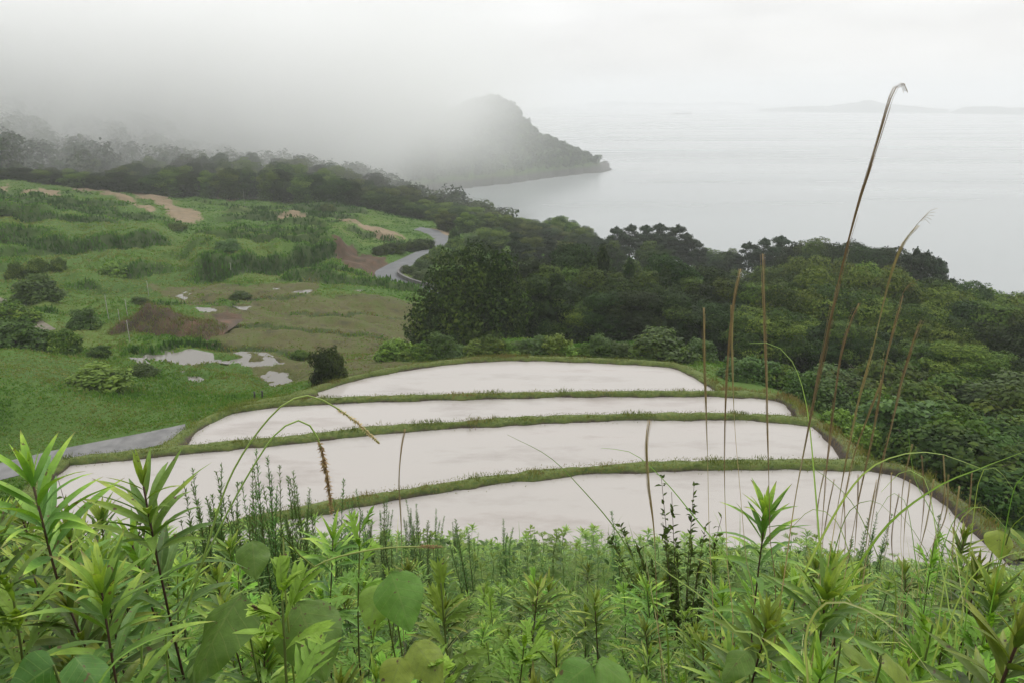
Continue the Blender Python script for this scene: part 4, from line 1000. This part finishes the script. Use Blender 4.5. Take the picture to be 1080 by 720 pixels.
def goldenrod(h=1.2, n=64, L=.12, W=.017, nseg=6, across=5, stem_r=.0042, red=.25):
    st = Acc(); lf = Acc(); P = stem_line(h)
    tube(st, P, np.linspace(stem_r, stem_r * .45, len(P)), np.linspace(.12, .45, len(P)), 6 if nseg > 3 else 3)
    t = np.sort(np.concatenate([rng.uniform(.22, 1, n - 14), rng.uniform(.9, 1, 14)])); t = np.clip(t, 0, .995); i = np.arange(n)
    base = np.stack([np.interp(t, np.linspace(0, 1, len(P)), P[:, k]) for k in range(3)], -1)
    az = i * 2.399 + rng.normal(0, .25, n); top = np.clip((t - .86) / .14, 0, 1)
    el0 = .6 + .5 * top + rng.normal(0, .16, n); el1 = -.3 + 1.0 * top + rng.normal(0, .25, n)
    ln = L * (1 - .38 * top ** 2) * (.6 + .5 * np.sin(np.clip(t * 1.25, 0, 1) * math.pi * .62)) * rng.uniform(.8, 1.2, n)
    wd = W * rng.uniform(.85, 1.2, n) * (1 - .25 * top)
    tint = np.clip(  .36 + .36 * top + rng.normal(0, .13, n), 0, .8); tp = np.where(((rng.random(n) < red * 1.5) & (t > .8)) | (rng.random(n) < .05), 1.0, tint + .04)
    leaves(lf, base, az, el0, el1, ln, wd, tint, nseg, .3, 'lance', across, tp)
    nb = 7; leaves(lf, np.repeat(P[-1:], nb, 0), rng.uniform(0, 6.28, nb), 1.32, 1.15, L * .45 * rng.uniform(.6, 1.2, nb), W * .5, .82, max(nseg - 2, 2), .4, 'lance', 3)
    return st, lf

def mugwort(h=.9, n=30, L=.10, W=.012, nseg=4, stem_r=.0036):
    st = Acc(); lf = Acc(); P = stem_line(h, .03); tube(st, P, np.linspace(stem_r, stem_r * .4, len(P)), np.linspace(.25, .9, len(P)), 6)
    t = np.clip(np.sort(rng.uniform(.25, 1, n)) ** .8, 0, .99); top = np.clip((t - .8) / .2, 0, 1)
    base = np.stack([np.interp(t, np.linspace(0, 1, len(P)), P[:, k]) for k in range(3)], -1)
    az = np.arange(n) * 2.399 + rng.normal(0, .3, n); el0 = .5 + .7 * top + rng.normal(0, .15, n); el1 = -.1 + 1.0 * top + rng.normal(0, .2, n)
    ln = L * (1 - .45 * top) * rng.uniform(.75, 1.2, n); tint = np.clip(.4 + .45 * top + rng.normal(0, .1, n), 0, 1)
    leaves(lf, base, az, el0, el1, ln, W * 1.1, tint, nseg, .3, 'lance', 3)
    for s, f in ((.30, .5), (.50, .52), (.68, .36)):
        b = axis(base, az, el0, el1, ln, s); e = el0 + (el1 - el0) * s
        for sg in (-1, 1):
            leaves(lf, b, az + sg * rng.uniform(.5, .8, n), e * .8, e * .6 - .1, ln * f * rng.uniform(.8, 1.15, n), W * .85, tint, max(nseg - 1, 2), .3, 'lance', 3)
    return st, lf

def horseweed(h=1., n=170, L=.046, W=.008, nseg=2):
    st = Acc(); lf = Acc()
    for b in range(4):
        P = stem_line(h * rng.uniform(.7, 1) if b else h, .05); P = P + np.r_[rng.normal(0, .03, 2), 0][None]
        tube(st, P, np.linspace(.0035, .0015, len(P)), .7, 4)
        t = np.sort(rng.uniform(.15, 1, n)); base = np.stack([np.interp(t, np.linspace(0, 1, len(P)), P[:, k]) for k in range(3)], -1)
        leaves(lf, base, np.arange(n) * 2.399, .75 + rng.normal(0, .15, n), .45, L * (1.15 - .75 * t ** 3) * rng.uniform(.7, 1.2, n), W, .35 + .4 * t ** 3, nseg, .2, 'lance', 3)
    return st, lf

def leafy(h=.8, n=60):
    """small twiggy shrub sapling with many little oval leaves"""
    st = Acc(); lf = Acc(); B = []
    for b in range(20):
        a = rng.uniform(0, 6.28); r = rng.uniform(.08, .42) * h; z = h * rng.uniform(.6, 1)
        P = smooth_line([(0, 0, -.1), (math.cos(a) * r * .4, math.sin(a) * r * .4, z * .5), (math.cos(a) * r, math.sin(a) * r, z)], 9); tube(st, P, np.linspace(.004, .0012, 9), .4, 4)
        t = rng.uniform(.3, 1, n); B.append(np.stack([np.interp(t, np.linspace(0, 1, 9), P[:, k]) for k in range(3)], -1))
    B = np.concatenate(B); m = len(B)
    leaves(lf, B, rng.uniform(0, 6.28, m), rng.normal(.4, .3, m), rng.normal(0, .3, m), rng.uniform(.025, .045, m), .017, rng.uniform(.1, .6, m), 3, .2, 'ovate', 3)
    return st, lf

def grass_clump(n=34, L=.8, W=.0085, dry=.12):
    lf = Acc(); a = rng.uniform(0, 6.28, n); r = rng.uniform(0, .05, n)
    base = np.stack([r * np.cos(a), r * np.sin(a), 0 * r - .04], -1)
    tint = np.where(rng.random(n) < dry, .98, rng.uniform(.1, .75, n))
    leaves(lf, base, a + rng.normal(0, .4, n), rng.uniform(1.1, 1.5, n), rng.uniform(-1.2, .5, n), L * rng.uniform(.55, 1.2, n), W * rng.uniform(.6, 1.15, n), tint, 10, .35, 'grass', 3)
    return lf

WP = {}
def weed_proto(key, name, st, lf, mat_, h, leafname='leaves'):
    root = empty(name); 
    if st is not None: kid('stem', st.mesh('stem'), M['stem'], root)
    kid(leafname, lf.mesh(leafname), mat_, root); WP[key] = (root, h)
for i_ in range(5): weed_proto(('gold', i_), 'goldenrod', *goldenrod(1.2, 76 + i_ * 5, .115 + .007 * i_, .0175, red=.1 + .1 * i_), M['gold'], 1.2)
for i_ in range(3): weed_proto(('mug', i_), 'mugwort', *mugwort(.9, 30), M['mug'], .9)
for i_ in range(3): weed_proto(('horse', i_), 'horseweed', *horseweed(1.), M['horse'], 1.)
weed_proto(('leafy', 0), 'sapling', *leafy(), M['broad'], .8)
for i_ in range(4): weed_proto(('clump', i_), 'silvergrass_clump', None, grass_clump(24 + 3 * i_, .8 + .06 * i_), M['blade'], .8, 'blades')
wused = set(); NW = {}
GD = lambda d: -1.45 - .61 * d
SITES = []
def weed(kind, px, top, D, label, group=None, cat='weed', var=None, wide=None, exact=False):
    if exact: top += 62 / D
    key = (kind, rng.integers(0, sum(1 for k in WP if k[0] == kind)) if var is None else var)
    root, h0 = WP[key]; p = at_dist(px, top, D); zb = gz(p[0], p[1]); h = p[2] - zb
    if h < .12: return None
    o = root if key not in wused else copy_tree(root); wused.add(key)
    s = h / h0; sx = wide or min(max(s, .75), 1.25)
    o.location = (p[0], p[1], zb + ZC); o.scale = (sx, sx, s); o.rotation_euler = (rng.normal(0, .05), rng.normal(0, .05), rng.uniform(0, 6.28))
    if exact: o.rotation_euler.x = o.rotation_euler.y = 0
    if 'group' in o: del o['group']
    tag(o, label, cat, group); NW[kind] = NW.get(kind, 0) + 1; SITES.append((p[0], p[1])); return o

# the ones that stand out
for px, top, D, lb in [(52, 474, 1.5, 'tall goldenrod at the far left with dark red stem, its tip against the grey lane'), (163, 480, 1.5, 'tall goldenrod with reddish spreading tip leaves, second from the left against the water'),
      (8, 520, 1.55, 'goldenrod cut by the left edge of the photo'), (112, 560, 1.75, 'shorter goldenrod between the two tall ones on the left'), (338, 548, 2.7, 'slim goldenrod left of the centre below the brown drooping grass head'),
      (812, 522, 2.3, 'goldenrod with dark tufted tip below the dry stalks, against the nearest paddy'), (868, 575, 1.6, 'large dark stemmed goldenrod right of the centre at the front'), (1062, 610, 1.2, 'goldenrod at the lower right edge of the photo'),
      (790, 618, 1.35, 'bright tipped goldenrod right of the centre at the front'), (560, 600, 2.2, 'goldenrod in the middle of the weeds at the centre')]:
    weed('gold', px, top, D, lb, exact=True)
for px, top, D, lb in [(280, 592, .92, 'bright yellow green mugwort in front of the big round leaves at the lower left'), (470, 588, 1.5, 'bright mugwort left of the centre'), (372, 545, 2.0, 'light green mugwort below the twig tip left of the centre'), (455, 650, 1.05, 'bright mugwort at the bottom left of the centre'),
      (690, 665, 1.05, 'small bright mugwort at the bottom centre'), (965, 628, 1.3, 'bright mugwort at the lower right')]:
    weed('mug', px, top - 22, D, lb, exact=True)
weed('leafy', 742, 520, 4.2, 'small dark leafy sapling standing against the nearest paddy', None, 'sapling', 0, 1.3)
weed('leafy', 82, 500, 4.4, 'small leafy sapling behind the far left goldenrod', None, 'sapling', 0, 1.2)
for px, top in [(192, 490), (205, 500), (220, 496), (232, 505), (245, 488), (258, 500), (268, 478), (280, 488), (294, 484), (306, 492), (318, 505), (330, 497), (341, 508), (250, 510), (285, 505), (212, 512), (300, 512)]:
    weed('horse', px, top + 2, rng.uniform(4.6, 5.6), 'slender spire of horseweed in the dense clump against the second paddy on the left', 'horseweed spires on the left', 'weed')
for px, top in [(362, 522), (376, 515), (400, 530), (412, 532), (425, 536), (437, 530), (448, 534), (460, 540), (480, 545), (498, 546), (535, 548), (392, 540), (655, 540), (905, 545), (935, 535), (1000, 545)]:
    weed('horse', px, top + rng.normal(0, 2), rng.uniform(5.5, 8), 'small horseweed spire poking above the weeds against the nearest paddy', 'small horseweed spires at the paddy edge', 'weed')

def skyline(px): return np.interp(px, [-100, 30, 120, 200, 350, 500, 640, 780, 900, 1080, 1200], [500, 498, 520, 552, 560, 560, 562, 556, 548, 560, 560])
# individuals near the camera, a few hundred
tries = 0; GOLD = 'goldenrod with whorled lance leaves in the weed bank at the front'; MUG = 'bright lobed mugwort in the weed bank at the front'; CL = 'arching silvergrass clump in the weed bank at the front'
n_g = n_m = n_c = 0
while tries < 2500 and n_g + n_m < 270:
    tries += 1
    px = rng.uniform(-120, 1200); D = math.exp(rng.uniform(math.log(1.15), math.log(4.8)))
    p = at_dist(px, 620, D); h = rng.uniform(.55, 1.2) * (1.0 if D > 2 else .95)
    zt = gz(p[0], p[1]) + h; yy = None
    a = math.atan2(-zt, D); top = 360 + F * math.tan(a - PITCH)
    if top - 70 / D < skyline(px) + (12 if D < 2.5 else -4) + rng.exponential(14) or top > 760: continue
    if any((p[0] - q[0]) ** 2 + (p[1] - q[1]) ** 2 < (.07 + .025 * D) ** 2 for q in SITES): continue
    r = rng.random()
    if r < .66: weed('gold', px, top, D, GOLD, 'goldenrods of the weed bank'); n_g += 1
    else: weed('mug', px, top, D, MUG, 'mugworts of the weed bank'); n_m += 1
for k_ in range(190):
    px = rng.uniform(600, 1180) if k_ < 125 else rng.uniform(-60, 600); D = math.exp(rng.uniform(math.log(1.5), math.log(6.))); p = at_dist(px, 620, D)
    zt = gz(p[0], p[1]) + rng.uniform(.5, 1.0); top = 360 + F * math.tan(math.atan2(-zt, D) - PITCH)
    if top < skyline(px) - 15: top = skyline(px) - 10
    if top < 740: weed('clump', px, top, D, CL, 'silvergrass clumps of the weed bank', 'grass', None, rng.uniform(.7, 1.1))

for k_ in range(60):
    px = rng.uniform(-60, 190); D = rng.uniform(1.7, 4.2); top = rng.uniform(506, 560) + max(0, (px - 60) * .25)
    p = at_dist(px, top, D)
    if any((p[0] - q[0]) ** 2 + (p[1] - q[1]) ** 2 < .012 for q in SITES): continue
    weed('gold', px, top, D, GOLD, 'goldenrods of the weed bank', exact=True)

# the rest of the bank farther down: one mass of small weeds
def weed_mass():
    lo = []
    for i_ in range(6):
        if i_ < 3: st, lf = goldenrod(1., 24, .12, .021, 3, 3, .004)
        elif i_ < 5: st, lf = mugwort(1., 13, .11, .016, 2)
        else: st, lf = horseweed(1., 26, .07, .010, 2)
        A = Acc(); A.add(*lf.arrays()); V, Q, T = st.arrays(); A.add(V, Q, T * 0 + .15); lo.append((A.arrays(), i_))
    accs = {'gold': Acc(), 'mug': Acc()}
    for which, n, d0, d1 in (('far', 4600, 4.2, 21.5), ('near', 900, 1.2, 4.4)):
        d = np.sqrt(rng.uniform(d0 ** 2, d1 ** 2, n)); a = rng.uniform(-.82, .82, n); x = d * np.sin(a); y = d * np.cos(a); z = ground(x, y)
        h = rng.uniform(.5, 1.08, n) * (1 - .018 * d) * (1 if which == 'far' else .55) * (.8 + .4 * fbm(x / 2.5, y / 2.5, 61, 2)); cl_ = fbm(x / 2.2, y / 2.2, 51, 3) + rng.normal(0, .07, n)
        for i_ in range(n):
            if z[i_] < -14.05 and y[i_] > 19: continue
            px = 540 + F * x[i_] / (y[i_] * CP - z[i_] * SP); zt = z[i_] + h[i_]
            top = 360 + F * math.tan(math.atan2(-zt, d[i_]) - PITCH)
            if top < skyline(px) - 6: h[i_] *= .7
            k = rng.integers(0, 3) if cl_[i_] < .5 else (rng.integers(3, 5) if cl_[i_] < .66 else 5)
            (V, Q, T), _ = lo[k]; t = rng.uniform(0, 6.28); c, s = math.cos(t), math.sin(t); w = rng.uniform(.8, 1.25) * (.9 + .012 * d[i_])
            Vn = np.stack([(V[:, 0] * c - V[:, 1] * s) * w + x[i_], (V[:, 0] * s + V[:, 1] * c) * w + y[i_], V[:, 2] * h[i_] + z[i_] + ZC], -1)
            accs['gold' if k in (0, 1, 2, 5) else 'mug'].add(Vn, Q, np.clip(T + rng.normal(0, .08), 0, 1))
    for k, lb in (('gold', 'dense mass of goldenrod and other weeds over the slope'), ('mug', 'paler mugwort growing through the weed slope')):
        tag(link('weed_cover', accs[k].mesh('weed_cover'), M[k]), lb, 'weeds', kind='stuff')
    # low leaves over the soil
    n = 16000; d = np.exp(rng.uniform(math.log(.75), math.log(16), n)); a = rng.uniform(-.85, .85, n); x = d * np.sin(a); y = d * np.cos(a); z = ground(x, y)
    A = Acc(); sz = rng.uniform(.05, .11, n) * (1 + .03 * d)
    leaves(A, np.stack([x, y, z + ZC + rng.uniform(.0, .42, n) * np.clip(d / 2.0, .35, 1)], -1), rng.uniform(0, 6.28, n), rng.normal(.35, .3, n), rng.normal(-.2, .3, n), sz, sz * rng.uniform(.3, .75, n), np.clip(rng.normal(.18, .18, n), 0, 1), 3, .2, 'ovate', 3)
    tag(link('ground_cover', A.mesh('ground_cover'), M['kudzu']), 'low leafy ground cover under the weeds', 'ground cover', kind='stuff')
weed_mass()
def fine_grass():
    n = 6500; d = np.sqrt(rng.uniform(1.2 ** 2, 20 ** 2, n)); a = rng.uniform(-.82, .82, n); k = rng.random(n) < .45; d = np.where(k, np.sqrt(rng.uniform(1.2 ** 2, 6 ** 2, n)), d)
    keep = rng.random(n) < np.where(a > .1, 1, .55); d, a = d[keep], a[keep]; n = len(d); x = d * np.sin(a); y = d * np.cos(a); z = ground(x, y); ok = ~((z < -14.05) & (y > 19)); x, y, z, d = x[ok], y[ok], z[ok], d[ok]; n = len(x)
    A = Acc(); L = rng.uniform(.45, 1.05, n) * (1 - .015 * d); tint = np.where(rng.random(n) < .14, 1.0, rng.uniform(.1, .8, n))
    leaves(A, np.stack([x, y, z + ZC - .03], -1), rng.uniform(0, 6.28, n), rng.uniform(1.2, 1.52, n), rng.uniform(-.9, .9, n), L, .0055 + .0009 * d, tint, 7, .3, 'grass', 3)
    tag(link('tall_grass', A.mesh('tall_grass'), M['blade']), 'fine grass blades mixed through the weed slope', 'grass', kind='stuff')
fine_grass()

# broad kudzu leaves at the very front
def kudzu(name_label, L):
    """L: (px, py, D, length in pixels, heading of the tip in degrees (270 = towards us), tint)"""
    root = None; lf = Acc(); st = Acc()
    P0 = at_dist(L[0][0], L[0][1], L[0][2]); g0 = np.array([P0[0] + .05, P0[1] + .12, gz(P0[0] + .05, P0[1] + .12)])
    root = empty('kudzu_vine', (g0[0], g0[1], g0[2] + ZC)); tag(root, name_label, 'vine')
    for px, py, D, lp, hd, tn in L:
        c = at_dist(px, py, D); s = np.linalg.norm(c) / F; ln = lp * s; h = R(hd); el = -.65
        b = c - np.array([math.cos(h) * math.cos(el), math.sin(h) * math.cos(el), math.sin(el)]) * ln * .5 - g0
        leaves(lf, b[None], h, el + .25, el - .3, ln, ln * .82, tn, 14, -.3, 'ovate', 11, None, .35, .04)
        up = b * .55 + np.array([0, 0, .06]); tube(st, smooth_line([np.array([0, 0, -.06]), up, b], 10), np.linspace(.0032, .0015, 10), .9, 6)
    kid('stem', st.mesh('stem'), M['stem'], root); kid('leaves', lf.mesh('leaves'), M['kudzu'], root)
kudzu('kudzu vine with two very large heart shaped leaves behind the bright mugwort at lower left', [(230, 672, 1.15, 84, 245, .45), (328, 676, 1.18, 80, 305, .5), (268, 590, 1.6, 40, 290, .5)])
kudzu('kudzu vine with one pale oval leaf hanging left of the centre', [(422, 634, 1.15, 62, 300, .55), (396, 640, 1.25, 46, 255, .75)])
kudzu('kudzu vine with broad pale leaves along the bottom of the centre', [(600, 722, .86, 58, 200, .5), (655, 720, .88, 60, 340, .55)])
kudzu('kudzu vine with yellowish leaves at the bottom left of the centre', [(452, 700, 1.0, 50, 320, .8), (416, 716, .98, 42, 250, .85)])
kudzu('kudzu vine with dark broad leaves in the lower left corner', [(28, 726, .95, 56, 200, .15), (96, 716, 1.0, 50, 330, .25)])
kudzu('kudzu vine with yellow green leaves at the bottom right', [(905, 690, 1.15, 40, 350, .7), (952, 712, 1.0, 44, 320, .8), (775, 702, 1.05, 38, 210, .45)])
kudzu('small kudzu vine with round yellow green leaves at the right edge against the dark bank', [(1054, 574, 2.3, 28, 250, .95), (1076, 566, 2.3, 20, 320, .85)])

# dry silvergrass stalks with slim plumes
def stalk(pts, D, label, r=.0030, plume=.22, tip=0, d1=None, tint=(.45, 1.), group=None):
    Dn = np.linspace(D, d1 or D * .97, len(pts)); P = [at_dist(px, py, dd) for (px, py), dd in zip(pts, Dn)]
    b = P[-1]; v = unit(P[-1] - P[-2]); gzz = gz(b[0], b[1])
    if b[2] > gzz: 
        q = b + v * min((b[2] - gzz), .6) * .6; P.append(q); P.append(np.array([q[0], q[1], gz(q[0], q[1]) - .03]))
    C = smooth_line(P, 150)[::-1]; o0 = C[0].copy(); C = C - o0
    root = empty('dry_silvergrass', (o0[0], o0[1], o0[2] + ZC)); tag(root, label, 'dry grass', group)
    s = Acc(); t = np.linspace(0, 1, 150); tube(s, C, .62 * r * (1 - .72 * t ** 1.5), np.interp(t, [0, .35, .75, 1], [tint[0], tint[0] + .1, tint[1], tint[1] * .6]), 6)
    # joints of the culm
    kid('stalk', s.mesh('stalk'), M['dry'], root)
    if plume:
        a = Acc(); i0 = int(150 * (1 - plume))
        for k in range(50):
            j = rng.integers(i0, 138); e = min(j + rng.integers(9, 26), 149); L = C[j:e + 1].copy(); off = rng.normal(0, r * 1.0, 3) * [1, 1, .4]
            L = L + off * (np.linspace(0, 1, len(L))[:, None] ** 1.3)
            if len(L) > 2: tube(a, L, np.linspace(r * .28, r * .10, len(L)), rng.uniform(.35, .9), 3)
        if tip:
            for k in range(5):
                e = C[149]; dd = unit(C[149] - C[141]); L = [C[144], C[147] + off * 0, e + dd * .012, e + dd * .02 + np.array([.008 + .002 * k, 0, -.004 + .005 * k]), e + dd * .022 + np.array([.02 + .003 * k, 0, -.016 + .009 * k])]
                tube(a, smooth_line(L, 9), np.linspace(r * .3, r * .1, 9), .4, 4)
        kid('plume', a.mesh('plume'), M['dry'], root)
stalk([(957, 97), (956, 91), (952, 88), (947, 90), (942, 98), (937, 112), (927, 145), (906, 213), (888, 282), (870, 362), (852, 452), (838, 530), (828, 600)], 1.5, 'tallest dry silvergrass stalk, reaching up over the sea to the sky with a curled tip', .0028, .34, 0)
stalk([(781, 284), (774, 318), (768, 370), (765, 430), (764, 500), (767, 590)], 1.9, 'straw coloured dry silvergrass stalk with a long slim plume, leftmost of a close pair', .0027, .3)
stalk([(772, 322), (772, 380), (775, 450), (780, 510), (786, 580)], 1.95, 'thinner dry stalk leaning across its neighbour, right one of the close pair', .0022, .15)
stalk([(804, 268), (806, 330), (808, 400), (810, 470), (812, 560)], 1.9, 'straight reddish dry silvergrass stalk right of the close pair', .0024, .3, 0, None, (.15, .55))
stalk([(742, 325), (743, 380), (746, 470), (748, 560), (752, 640)], 1.9, 'straight dry silvergrass stalk left of the close pair, above the small sapling', .0023, .2)
stalk([(968, 238), (952, 258), (938, 295), (921, 365), (904, 430), (886, 520), (876, 580)], 2.0, 'tall dry silvergrass stalk with a pale feathery nodding plume over the wood on the right', .0027, .32, 1, None, (.4, .9))
stalk([(906, 320), (896, 342), (885, 385), (878, 440), (871, 500), (866, 570)], 2.1, 'dry silvergrass stalk with a bent tip just right of the tallest one', .0025, .3)
stalk([(952, 312), (944, 342), (933, 385), (924, 440), (907, 520), (896, 580)], 2.1, 'dry silvergrass stalk with forked plume, between two others over the wood on the right', .0025, .35, 1)
stalk([(972, 338), (962, 365), (950, 405), (940, 450), (926, 510), (915, 580)], 2.1, 'rightmost of the tall dry silvergrass stalks', .0025, .3)
stalk([(930, 400), (915, 440), (901, 480), (890, 530), (884, 580)], 2.2, 'short straw stalk leaning right among the tall dry ones', .0026, .25, 0, None, (.5, .95))
stalk([(685, 443), (682, 470), (684, 510), (690, 560), (693, 640), (698, 710)], 1.5, 'single thin reddish dry stalk in the middle, crossing the nearest bund', .0022, .2, 0, None, (.1, .5))
stalk([(427, 452), (423, 475), (421, 510), (423, 550), (424, 590)], 2.2, 'single short dry stalk left of the centre, crossing the nearest bund', .0022, .25, 0, None, (.2, .6))
for k_, (px, py) in enumerate([(962, 468), (972, 480), (905, 500), (925, 505), (940, 498), (985, 505), (880, 505), (948, 520), (1000, 500), (1012, 512), (995, 480), (1025, 498), (870, 495), (960, 505), (890, 520)]):
    stalk([(px, py), (px - 4 + rng.normal(0, 4), py + 45), (px - 8 + rng.normal(0, 6), py + 95)], rng.uniform(2.6, 3.4), 'short dry stalk in the brown tuft above the grass at the right', .0018, .2, 0, None, (.1, .7), 'short dry stalks on the right')

# drooping seed heads
def droop(pts, D, i0, label, hr, tints):
    P = [at_dist(px, py, D) for px, py in pts]; P = P[::-1]   # listed from the root
    P = P[::-1]; b = P[0]; P = [np.array([b[0], b[1], gz(b[0], b[1]) - .03])] + P
    C = smooth_line(P, 70); o0 = C[0].copy(); C = C - o0; root = empty('foxtail_grass', (o0[0], o0[1], o0[2] + ZC)); tag(root, label, 'grass')
    s = Acc(); tube(s, C, np.linspace(.0030, .0014, 70), np.linspace(.75, .9, 70), 6); kid('stem', s.mesh('stem'), M['blade'], root)
    hp = at_dist(*pts[i0], D) - o0; j0 = int(np.argmin(np.linalg.norm(C - hp, axis=1))); H = C[j0:]; m = len(H); a = Acc()
    tube(a, H, hr * .45 * np.sin(np.linspace(.25, 2.9, m)), tints[0], 6)
    n = 420; t = rng.uniform(0, 1, n) ** .9; base = np.stack([np.interp(t, np.linspace(0, 1, m), H[:, k]) for k in range(3)], -1); T = unit(np.gradient(H, axis=0)); tx = np.stack([np.interp(t, np.linspace(0, 1, m), T[:, k]) for k in range(3)], -1)
    d = unit(tx * .9 + rng.normal(0, .55, (n, 3))); az = np.arctan2(d[:, 1], d[:, 0]); el = np.arcsin(np.clip(d[:, 2], -1, 1))
    leaves(a, base, az, el, el, hr * 2.0 * rng.uniform(.6, 1.2, n) * (.4 + .6 * np.sin(np.pi * (t * .8 + .15))), hr * .6, rng.uniform(tints[0], tints[1], n), 2, .2, 'lance', 3)
    kid('seed_head', a.mesh('seed_head'), M['dry'], root)
droop([(178, 715), (195, 650), (214, 590), (244, 500), (288, 436), (322, 417), (350, 427), (376, 445), (400, 467)], 1.25, 6, 'long green stem arching over the second paddy with a drooping greenish seed head', .0036, (.7, .95))
droop([(150, 712), (190, 640), (240, 540), (268, 490), (292, 456), (316, 443), (333, 457), (343, 492), (350, 540)], 1.3, 6, 'thin green stem with a brown seed head hanging straight down before the nearest bund', .0055, (.15, .45))
droop([(300, 612), (326, 600), (352, 588), (400, 578), (440, 576), (466, 576)], 1.2, 4, 'curved brownish green twig reaching right above the mugwort at the lower left', .003, (.3, .5))

# long single blades that arch across the picture
def blade(pts, D, label, w, tint=.6, d1=None):
    Dn = np.linspace(D, d1 or D, len(pts)); P = [at_dist(px, py, dd) for (px, py), dd in zip(pts, Dn)]; b = P[0]
    v = unit(P[0] - P[1]); q = b + v * .12 + np.array([0, 0, -.07]); g_ = q + v * .12; P = [np.array([g_[0], g_[1], min(gz(g_[0], g_[1]) - .03, q[2] - .1)]), q] + P; n = 60; C = smooth_line(P, n); o0 = C[0].copy(); C = C - o0
    T = unit(np.gradient(C, axis=0)); view = unit(-(C + o0)); S = unit(np.cross(T, np.array([.15, -.6, .8]))); Nm = np.cross(S, T)
    t = np.linspace(0, 1, n); ww = w * (1 - t ** 2.2) * .5 + .0004; V = []; TT = []
    for q in (-1, -.35, .35, 1): V.append(C + S * (q * ww)[:, None] + Nm * (abs(q) * ww * .3)[:, None]); TT.append(np.full(n, tint + (.18 if abs(q) < .5 else 0)))
    V = np.stack(V, 1).reshape(-1, 3); I, J = np.meshgrid(np.arange(n - 1), np.arange(3), indexing='ij'); Q = np.stack([I * 4 + J, I * 4 + J + 1, (I + 1) * 4 + J + 1, (I + 1) * 4 + J], -1).reshape(-1, 4)
    o = link('arching_grass', make_mesh('arching_grass', V, Q, {'tint': np.clip(np.stack(TT, 1).reshape(-1), 0, 1)}), M['blade'], None, (o0[0], o0[1], o0[2] + ZC)); tag(o, label, 'grass blade')
blade([(866, 610), (860, 520), (851, 430), (836, 382), (815, 363), (790, 362)], 1.7, 'bright upright blade arching left at its tip beside the tallest dry stalk', .010, .7)
blade([(832, 640), (870, 560), (905, 505), (940, 482), (985, 477), (1036, 494)], 1.6, 'pale blade arching right over the dry stalk tuft', .012, .75)
blade([(880, 640), (930, 560), (985, 515), (1030, 495), (1085, 474)], 1.5, 'long blade rising to the right edge of the photo', .013, .6)
blade([(852, 730), (850, 668), (872, 635), (912, 642), (952, 672), (990, 722)], 1.05, 'pale ribbed blade bending down at the lower right', .012, .8)
blade([(1000, 660), (1012, 630), (1030, 602), (1062, 585), (1085, 580)], 1.3, 'light blade curving to the right edge above the lower corner', .012, .75)
blade([(690, 640), (668, 590), (648, 556), (618, 520), (580, 482), (535, 458)], 1.7, 'thin dark blade arching left over the nearest paddy at the centre', .007, .3)
blade([(800, 650), (770, 592), (738, 552), (702, 508), (668, 478), (634, 472)], 1.6, 'thin green blade arching left over the nearest bund right of the centre', .009, .5)
blade([(770, 660), (735, 625), (700, 600), (680, 575), (668, 560)], 1.2, 'short pale blade leaning left at the centre', .008, .7)
blade([(930, 600), (905, 540), (880, 510), (850, 490), (820, 488)], 2.0, 'thin blade leaning left across the nearest paddy at the right', .007, .45)
blade([(96, 750), (110, 712), (130, 690), (165, 672), (190, 668)], .9, 'broad blade at the bottom left corner', .014, .55)
blade([(1005, 600), (985, 545), (965, 505), (958, 455)], 1.9, 'upright thin blade at the right against the dark slope', .008, .5)
for k_ in range(10):
    px = rng.uniform(860, 1080); py = rng.uniform(500, 560); dx = rng.choice([-1, 1]) * rng.uniform(30, 80)
    blade([(px, 640), (px + dx * .15, 590), (px + dx * .4, py), (px + dx * .8, py - 12), (px + dx * 1.2, py + 10)], rng.uniform(1.6, 2.6), None, .009, rng.uniform(.3, .8))
for o in bpy.data.objects:
    if o.name.startswith('arching_grass') and 'label' not in o: tag(o, 'green blade in the tangle of arching grass at the right', None, 'arching blades at the right')
